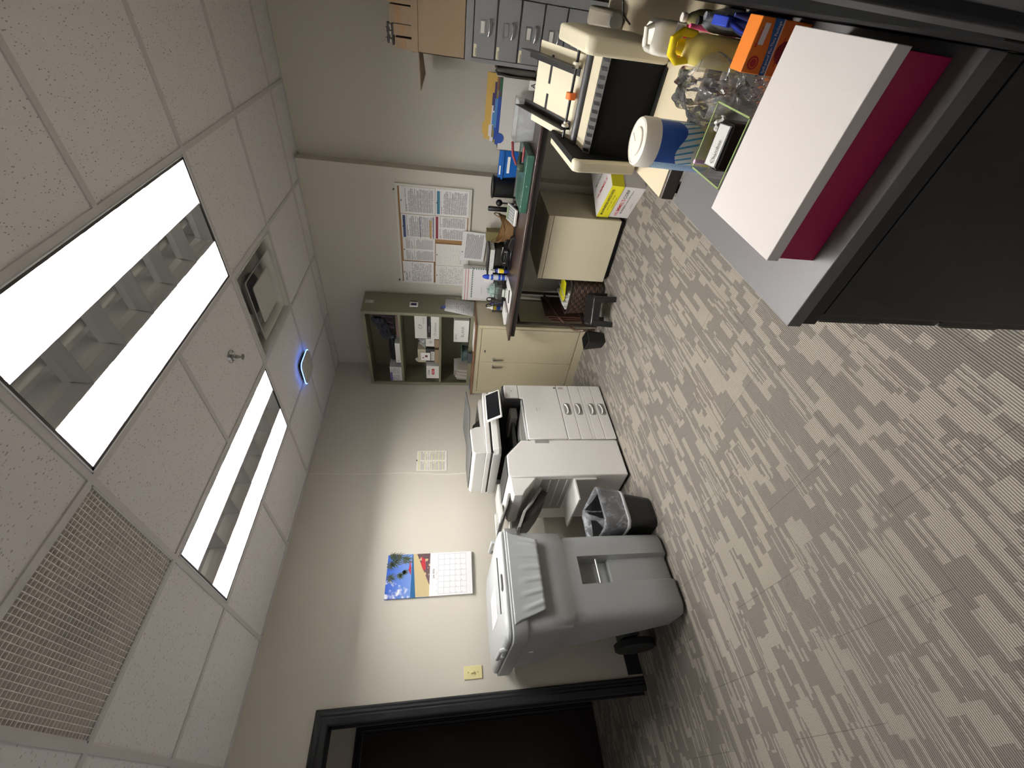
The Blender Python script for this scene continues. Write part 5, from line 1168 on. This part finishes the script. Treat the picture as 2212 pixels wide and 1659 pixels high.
cheek(2.783, 2.8015, .9615).xf(Matrix.Translation((0, .014, 0))).build('inner_plate', mat('matt black metal', (6, 6, 6), .75, spec=.2), t, bev=.001)
cheek(3.046, 3.086, .990).build('right_cheek', M_cr, t, bev=.008, seg=3)
MB().prism([(-2.06, .905), (-2.085, .77), (-2.085, CZ_ + .004), (-1.80, CZ_ + .004), (-1.80, .90), (-2.0, .905)], 0, 2.800, 3.046).build('black_body', mat('matt black metal', (6, 6, 6), .75, spec=.2), t, bev=.003)
MB().box((2.80, -2.10, CZ_), (3.04, -1.80, CZ_ + .006)).build('foot_plate', M_black, t)
MB().prism([(-2.055, .908), (-2.048, .916), (-1.99, .92), (-1.95, .93), (-1.86, .935), (-1.86, .905)], 0, 2.802, 3.044).build('deck', mat('cream deck', (200, 190, 166), .35), t, bev=.002)
MB().obox((2.9225, -2.062, .909), X, Vector((0, .6, 1)), Vector((0, -1, .6)), .250, .024, .0016).build('scale_plate', M_steel, t)
sc_ = MB()
for i in range(12): sc_.obox((2.81 + i * .0205, -2.0632, .909), Vector((1, 0, .35)), Vector((0, .6, 1)), Vector((0, -1, .6)), .009, .017, .0012)
sc_.build('scale_marks', M_black, t)
MB().cyl((2.800, -1.965, .925), (3.046, -1.965, .925), .0155, seg=24).build('roller', mat('rubber roller', (40, 40, 42), .5), t)
MB().cyl((2.800, -1.925, .955), (3.046, -1.925, .955), .0045, seg=12).build('feed_shaft', M_black, t)
MB().cyl((2.912, -1.925, .955), (2.929, -1.925, .955), .0155, seg=24).build('feed_wheel', mat('orange rubber', (226, 110, 34), .55), t, label='orange feed wheel')
MB().cyl((2.836, -1.925, .955), (2.842, -1.925, .955), .012, seg=20).cyl((2.842, -1.925, .955), (2.850, -1.925, .955), .007, seg=16).cyl((3.000, -1.925, .955), (3.006, -1.925, .955), .012, seg=20).cyl((2.991, -1.925, .955), (3.000, -1.925, .955), .007, seg=16).build('collar', mat('cream plastic collar', (206, 200, 186), .4), t)
# sloping feed table with slots
a_, b_ = Vector((2.91, -1.93, .930)), Vector((2.91, -1.69, 1.030)); u_ = (b_ - a_).normalized(); n_ = X.cross(u_).normalized(); L_ = (b_ - a_).length; c_ = (a_ + b_) / 2
MB().obox(c_, X, u_, n_, .232, L_, .003).build('feed_table', M_cr, t, bev=.001)
for sx in (-.056, .050): MB().obox(c_ + n_ * .0017 + X * sx + u_ * .045, X, u_, n_, .078, .013, .0008).build('slot', M_black, t)
for xg, s_ in ((2.828, 1), (2.992, -1)):
    g_ = MB().obox(Vector((xg, c_.y, c_.z)) + n_ * .020 + u_ * .035, Y.cross(Z) * 0 + n_, u_, X, .038, L_ + .05, .002).obox(Vector((xg + s_ * .010, c_.y, c_.z)) + n_ * .003 + u_ * .035, X, u_, n_, .022, L_ + .04, .0025)
    g_.build('side_guide', M_black, t)
# round grey dial object behind the machine
t = thing('pencil_sharpener', 'grey sharpener-like device with a round dial behind the folding machine', 'sharpener', (3.075, -1.50, .742))
MB().prism([(-1.62, .742), (-1.62, .79), (-1.56, .83), (-1.44, .83), (-1.40, .79), (-1.40, .742)], 0, 3.070, 3.125).build('case', mat('beige grey plastic', (134, 126, 112), .5), t, bev=.012, seg=3)
MB().cyl((3.098, -1.63, .775), (3.098, -1.618, .775), .022, seg=28).build('dial', mat('pale dial', (150, 150, 150), .4), t)

# ================================================================== DARK CABINET BESIDE THE CAMERA
t = thing('lateral_cabinet', 'black steel cabinet with a grey laminate top in the right foreground', 'cabinet', (2.98, -2.60, 0))
MB().box((2.768, -2.892, .672), (3.180, -2.318, .700)).build('laminate_top', mat('grey laminate', (100, 98, 98), .38, var=.03, scale=180), t, bev=.0015)
M_bc = mat('black powder coat', (30, 30, 31), .5, var=.1, scale=160, bump=.05)
MB().box((2.784, -2.876, .02), (3.180, -2.325, .672)).build('body', M_bc, t, bev=.002)
MB().box((2.772, -2.888, .640), (3.180, -2.32, .6718)).build('top_rim', M_bc, t, bev=.0015)
MB().box((2.790, -2.8805, .03), (3.175, -2.876, .628)).build('side_panel', M_bc, t, bev=.001)
for z0, z1 in ((.345, .632), (.035, .338)):
    d_ = MB().box((2.770, -2.872, z0), (2.784, -2.33, z1)).build('drawer_front', M_bc, t, bev=.002)
    MB().box((2.764, -2.868, z1 - .16), (2.770, -2.845, z1 - .02)).build('pull', M_black, d_, bev=.002)
MB().box((2.79, -2.87, .0), (3.17, -2.33, .02)).build('plinth', M_black, t)
# white lidded box
t = thing('lidded_paper_box', 'big white-lidded box with magenta sides on the grey cabinet top', 'box', (3.026, -2.75, .70))
wx0, wx1, wy0, wy1 = 2.878, 3.170, -2.858, -2.640; wz = .792
MB().box((wx0 + .004, wy0 + .004, .7005), (wx1 - .004, wy1 - .004, .775)).build('magenta_base', mat('magenta card', (166, 18, 80), .5), t, bev=.001, label='deep magenta box base')
MB().box((wx0, wy0, wz - .022), (wx1, wy1, wz)).build('white_lid', mat('white textured lid', (218, 211, 207), .55, bump=.25, scale=170, bdist=.0008), t, bev=.0012, label='white textured lid')
# wipes tub
t = thing('wipes_tub', 'round tub of wipes with a white lid and blue label on the grey cabinet top', 'tub', (2.924, -2.385, .70))
wc = (2.924, -2.385, .7005)
def wipes():
    k = NT('wipes label'); u, v, _ = k.sep(k.coord('UV'))
    x, y, z = k.sep(k.coord())
    wave = k.math('SINE', k.math('MULTIPLY_ADD', u, 22.0, 1.0)); wv = k.math('MULTIPLY_ADD', wave, .07, v)
    front = k.math('LESS_THAN', k.math('ABSOLUTE', k.math('SUBTRACT', u, FR)), .16)
    col = k.mix(k.math('GREATER_THAN', wv, .60), k.mix(k.ramp(v, .05, .45), lin((206, 190, 60)), lin((206, 214, 216))), lin((28, 78, 160)))
    strk = k.math('MULTIPLY', k.math('GREATER_THAN', k.math('SINE', k.math('MULTIPLY', k.math('ADD', u, k.math('MULTIPLY', v, .12)), 150.0)), .55), k.math('MULTIPLY', k.math('GREATER_THAN', wv, .32), k.math('LESS_THAN', wv, .6)))
    col = k.mix(strk, col, lin((70, 150, 190)))
    rows = k.math('MULTIPLY', k.math('GREATER_THAN', k.math('FRACT', k.math('MULTIPLY', v, 34.0)), .5), k.math('GREATER_THAN', k.noise(k.comb(k.math('MULTIPLY', u, 120.0), k.math('FLOOR', k.math('MULTIPLY', v, 34.0))), 1.0, 1), .5))
    side = k.mix(k.math('MULTIPLY', rows, .7), k.mix(k.ramp(v, .0, .9), lin((128, 150, 190)), lin((170, 206, 226))), lin((60, 100, 160)))
    k.put(k.b.inputs['Base Color'], k.mix(front, side, col)); k.b.inputs['Roughness'].default_value = .35; return k.m
FR = .82
def wl(u, v):
    th = 2 * PI * u; r = .0515; return (wc[0] + r * math.cos(th), wc[1] + r * math.sin(th), wc[2] + .006 + .150 * v)
MB().lathe([(.050, 0), (.0512, .003), (.0512, .164), (.046, .168)], wc, 48).build('tub_body', mat('white tub', (226, 222, 214), .4), t)
MB().grid(wl, 64, 8, True).build('label_wrap', wipes(), t)
MB().lathe([(.0525, .150), (.0530, .154), (.0530, .180), (.050, .187), (.046, .189), (.045, .187), (.030, .1865), (.001, .186)], wc, 56).build('lid', mat('white lid', (232, 226, 214), .4), t)
MB().lathe([(.030, .1868), (.030, .190), (.027, .191), (.001, .191)], wc, 40).prism([(2.912, -2.36), (2.936, -2.36), (2.924, -2.385)], 2, .8915, .893).build('lid_cap', mat('white lid', (232, 226, 214), .4), t)
# acrylic holder with stamp
t = thing('acrylic_tray', 'clear acrylic open box with greenish edges behind the white-lidded box', 'tray', (2.97, -2.56, .70))
gx0, gx1, gy0, gy1, gz = 2.912, 3.040, -2.632, -2.500, .790
M_ac = clear_film('acrylic', (190, 205, 170), .90, .02, 5, .02)
M_ace = mat('acrylic edge', (150, 168, 110), .15)
MB().box((gx0, gy0, .701), (gx1, gy0 + .003, gz)).box((gx0, gy1 - .003, .701), (gx1, gy1, gz)).box((gx0, gy0, .701), (gx0 + .003, gy1, gz)).box((gx1 - .003, gy0, .701), (gx1, gy1, gz)).box((gx0, gy0, .701), (gx1, gy1, .704)).build('acrylic_walls', M_ac, t, smooth=False)
MB().box((gx0, gy0, gz), (gx1, gy0 + .003, gz + .0006)).box((gx0, gy1 - .003, gz), (gx1, gy1, gz + .0006)).box((gx0, gy0, gz), (gx0 + .003, gy1, gz + .0006)).box((gx1 - .003, gy0, gz), (gx1, gy1, gz + .0006)).build('lit_edge', M_ace, t)
t = thing('self_inking_stamp', 'black self-inking stamp with a white title label inside the acrylic tray', 'stamp', (2.975, -2.56, .705))
r_ = Vector((1, .04, 0)).normalized(); d_ = Vector((-.04, 1, 0))
so = Vector((2.972, -2.548, 0))
MB().obox(so + Z * .742, r_, d_, Z, .088, .05, .072).build('case', M_gl, t, bev=.006, seg=3)
a_ = so + Z * .781
MB().obox(a_ - d_ * .006, r_, (d_ + Z * .35).normalized(), r_.cross((d_ + Z * .35).normalized()), .080, .034, .008).build('label_seat', M_black, t, bev=.002)
uu = (d_ + Z * .35).normalized(); nn_ = r_.cross(uu)
MB().obox(a_ - d_ * .006 + nn_ * .0045, r_, uu, nn_, .074, .026, .0008).build('label', mat('label paper', (206, 204, 200), .45), t)
text([('Chamber', a_ - d_ * .009 + nn_ * .0051 - r_ * .010, r_, uu, .0085), ('AP ACCTS', a_ + d_ * .001 + nn_ * .0051, r_, uu, .006)], 'label_words', M_ink, t)
small('lip_balm', 'small pink-capped tube by the corner of the acrylic tray', 'tube', mat('pale pink plastic', (226, 190, 220), .4), MB().cyl((2.928, -2.513, .705), (2.928, -2.513, .797), .0045, seg=14), (2.928, -2.513, .705))
small('folded_tissue', 'crumpled white tissue inside the acrylic tray beside the stamp', 'tissue', M_paper, MB().grid(lambda u, v: (2.985 + .03 * u + .003 * math.sin(9 * v), -2.52 + .014 * v, .705 + .075 * (1 - .3 * abs(u - .5)) + .006 * math.sin(14 * u + 6 * v)), 12, 8), (3.0, -2.51, .705), solid=.002)
# baking soda box
t = thing('baking_soda_box', 'orange baking soda box with a blue band behind the white-lidded box', 'box', (3.134, -2.575, .70))
ox0, ox1, oy0, oz = 3.094, 3.174, -2.552, .799
M_or = mat('orange card', (232, 128, 40), .45)
MB().box((ox0, oy0, .7005), (ox1, oy0 + .045, oz)).build('carton', M_or, t, bev=.0012)
f = oy0 - .0005
MB().add([(ox0, f, .762), (ox0, f, .751), (ox1, f, .757), (ox1, f, .775), (ox0 + .04, f, .7655)], [(0, 1, 2, 3, 4)]).build('blue_band', mat('band blue', (38, 104, 168), .45), t, smooth=False)
MB().add([(ox0, f, .7508), (ox0, f, .7485), (ox1, f, .7545), (ox1, f, .7568)], [(0, 1, 2, 3)]).build('white_line', M_paper, t, smooth=False)
MB().lathe([(.0105, 0), (.0001, .0003)], (ox0 + .016, f, .783), 32, (0, -1, 0)).build('badge', mat('brick red print', (176, 44, 40), .5), t)
MB().lathe([(.0075, .0005), (.0001, .0006)], (ox0 + .016, f, .783), 32, (0, -1, 0)).build('badge_ring', M_or, t)
MB().lathe([(.0062, .0008), (.0001, .0009)], (ox0 + .016, f, .783), 32, (0, -1, 0)).build('badge_centre', mat('brick red print', (176, 44, 40), .5), t)
MB().lathe([(.017, 0), (.0001, .0003)], (ox0 + .036, f, .732), 32, (0, -1, 0)).build('large_badge', mat('maroon badge', (126, 34, 34), .5), t)
text([('Spill-proof Flo-Thru Package', (ox0 + .040, f, .7605), Vector((1, 0, .09)), Z, .0058, .074, 1)], 'band_lettering', M_paper, t)
text([('ARM & HAMMER', (ox0 + .036, f, .741), X, Z, .0042, None, 1), ('Moisture', (ox0 + .052, f, .792), X, Z, .0045, .028, 1)], 'red_lettering', M_red, t)
MB().box((ox0 + .042, f, .779), (ox0 + .072, f + .0004, .789)).build('white_panel', M_paper, t)
# white jug
def jug(name, label, cat, cx, cy, z0, r, h, m_, cap, seg=32):
    t_ = thing(name, label, cat, (cx, cy, z0)); 
    MB().lathe([(r * .92, 0), (r, .006), (r, h * .62), (r * .9, h * .74), (r * .55, h * .86), (r * .36, h * .9), (r * .36, h * .94)], (cx, cy, z0), seg).build('body', m_, t_)
    MB().lathe([(r * .42, h * .93), (r * .44, h * .94), (r * .44, h), (r * .38, h * 1.01), (.0005, h * 1.012)], (cx, cy, z0), 24).build('cap', cap, t_)
    return t_
M_milk = mat('milky white plastic', (232, 228, 218), .35)
t = thing('white_jug', 'white plastic jug with moulded round hollow top standing on the beige counter', 'jug', (3.10, -2.215, .742))
def rj(w_, d_, z, r=.012): return [(a, b, z) for a, b in rrect(3.1065, -2.215, w_, d_, r, 5)]
MB().rings([rj(.062, .075, .7425), rj(.066, .08, .75), rj(.066, .08, .84), rj(.064, .078, .856), rj(.05, .064, .868, .02), rj(.02, .03, .858, .009)]).build('body', M_milk, t, ang=60)
MB().tube([(3.085, -2.235, .862), (3.09, -2.24, .879), (3.12, -2.235, .884), (3.128, -2.23, .866)], .006, 10).build('handle', M_milk, t)
MB().box((3.0735, -2.2558, .765), (3.139, -2.2548, .80)).build('red_label', M_red, t)
MB().box((3.100, -2.2562, .80), (3.139, -2.2548, .822)).build('grey_label', page('jug label', (196, 200, 214), (90, 92, 110), rows=10, top=.04, dens=.7), t)
# yellow jug
t = thing('yellow_jug', 'pale yellow jug with a bright yellow grip handle half covered by the clear bag', 'jug', (3.105, -2.36, .70))
def ry(w_, d_, z, r=.018): return [(a, b, z) for a, b in rrect(3.104, -2.36, w_, d_, r, 6)]
MB().rings([ry(.052, .062, .7005), ry(.056, .066, .71), ry(.056, .066, .80), ry(.05, .06, .82), ry(.03, .034, .835, .012), ry(.022, .024, .84, .010)]).build('body', mat('pale yellow plastic', (236, 216, 120), .35), t, ang=60)
M_yh = mat('bright yellow plastic', (244, 214, 30), .3)
MB().tube([(3.086, -2.368, .82), (3.080, -2.372, .85), (3.092, -2.376, .868), (3.116, -2.374, .870), (3.130, -2.368, .852), (3.128, -2.364, .82)], [.007, .008, .009, .009, .008, .007], 12).build('handle', M_yh, t)
MB().cyl((3.104, -2.355, .838), (3.104, -2.355, .856), .015, .013, 24).build('cap', M_yh, t)
# the rest of the bottles by the wall
t = jug('white_cap_bottle', 'slim bottle with a white ribbed cap against the wall behind the white jug', 'bottle', 3.150, -2.30, .742 - .0415, .019, .135, mat('olive clear plastic', (140, 136, 96), .2), M_milk)
t = jug('black_cap_bottle', 'grey clear bottle with a wide black cap near the wall', 'bottle', 3.150, -2.345, .7005, .017, .118, mat('smoky grey plastic', (150, 154, 160), .15), M_black)
small('pink_cap_tube', 'small tube with a bright pink cap beside the white-capped bottle', 'tube', mat('bright pink plastic', (226, 92, 142), .35), MB().cyl((3.138, -2.323, .7005), (3.138, -2.323, .822), .006, .005, 16), (3.138, -2.323, .70))
t = thing('spray_bottle', 'blue trigger spray bottle in front of the wall strip', 'spray bottle', (3.155, -2.43, .70))
M_bs = mat('cobalt plastic', (40, 64, 176), .3)
MB().lathe([(.018, 0), (.020, .004), (.020, .05), (.014, .072), (.008, .084), (.008, .092)], (3.157, -2.43, .7005), 28).build('bottle', mat('smoky blue plastic', (36, 52, 110), .15), t)
MB().lathe([(.0095, .088), (.0095, .10)], (3.157, -2.43, .7005), 20).prism([(-2.452, .800), (-2.462, .812), (-2.45, .82), (-2.41, .82), (-2.41, .806), (-2.425, .80)], 0, 3.149, 3.165).build('spray_head', M_bs, t, bev=.002)
MB().tube([(3.157, -2.452, .803), (3.150, -2.462, .785), (3.146, -2.462, .768)], [.004, .004, .003], 10).build('trigger', M_bs, t)
t = thing('clear_bottle', 'tall clear ribbed bottle behind the blue spray bottle', 'bottle', (3.158, -2.385, .70))
MB().lathe([(.015, 0), (.017, .004), (.017, .04), (.0155, .045), (.017, .05), (.017, .085), (.012, .105), (.007, .115), (.007, .125)], (3.159, -2.387, .7005), 26).build('body', clear_film('bottle plastic', (205, 212, 220), .7, .2, 30, .2), t)
t = thing('grey_cone_bottle', 'grey pointed nozzle of a bottle standing against the wall beside the spray bottle', 'bottle', (3.168, -2.47, .70))
MB().lathe([(.010, 0), (.011, .004), (.011, .06), (.006, .085), (.003, .11)], (3.1685, -2.475, .7005), 20).build('body', mat('smoky blue plastic', (36, 52, 110), .15), t)
# crumpled clear bag
t = thing('clear_plastic_bag', 'crumpled clear plastic bag heaped on the grey cabinet top', 'bag', (3.04, -2.42, .70))
rn = random.Random(12)
def bag(u, v):
    th = 2 * PI * u; ph = PI * v
    n1 = math.sin(5 * th + 7 * v) * .10 + math.sin(9 * th - 11 * v + 1) * .06 + math.sin(17 * th + 23 * v) * .035
    r = 1 + n1
    x = 3.045 + .058 * r * math.sin(ph) * math.cos(th); y = -2.405 + .085 * r * math.sin(ph) * math.sin(th)
    z = .768 + .066 * r * math.cos(ph)
    return (min(x, 3.072 if y > -2.41 else 3.125), min(y, -2.322), max(z, .7015))
MB().grid(bag, 90, 40, True).build('film', clear_film('bag film', (240, 242, 245), .93, .16, 22, .9, 1.0), t, ang=25, solid=0)
def bag2(u, v): return (3.0 + .13 * u, -2.50 + .03 * math.sin(6 * u) - .075 * v, .742 + .03 * math.sin(4 * u) * (1 - v) - .035 * v + .006 * math.sin(25 * u + 8 * v) + .004 * math.sin(40 * v))
t2 = thing('plastic_sheet', 'flat wrinkled clear film lying between the clear bag and the baking soda box', 'film', (3.06, -2.5, .70))
MB().grid(lambda u, v: (3.045 + .045 * u, -2.475 - .07 * v, .706 + .012 * math.sin(9 * u + 5 * v) ** 2 + .010 * math.sin(17 * v + 3 * u) ** 2), 24, 24).build('film', clear_film('bag film', (240, 242, 245), .93, .16, 22, .9, 1.0), t2, ang=25)
# cable behind the machine
tag(MB().tube([(3.170, -1.35, .745), (3.168, -1.66, .775), (3.150, -1.74, .80), (3.12, -1.74, .79), (3.10, -1.70, .748)], .003, 8).build('power_cord', M_black), 'thin black power cord looping behind the folding machine', 'cord')
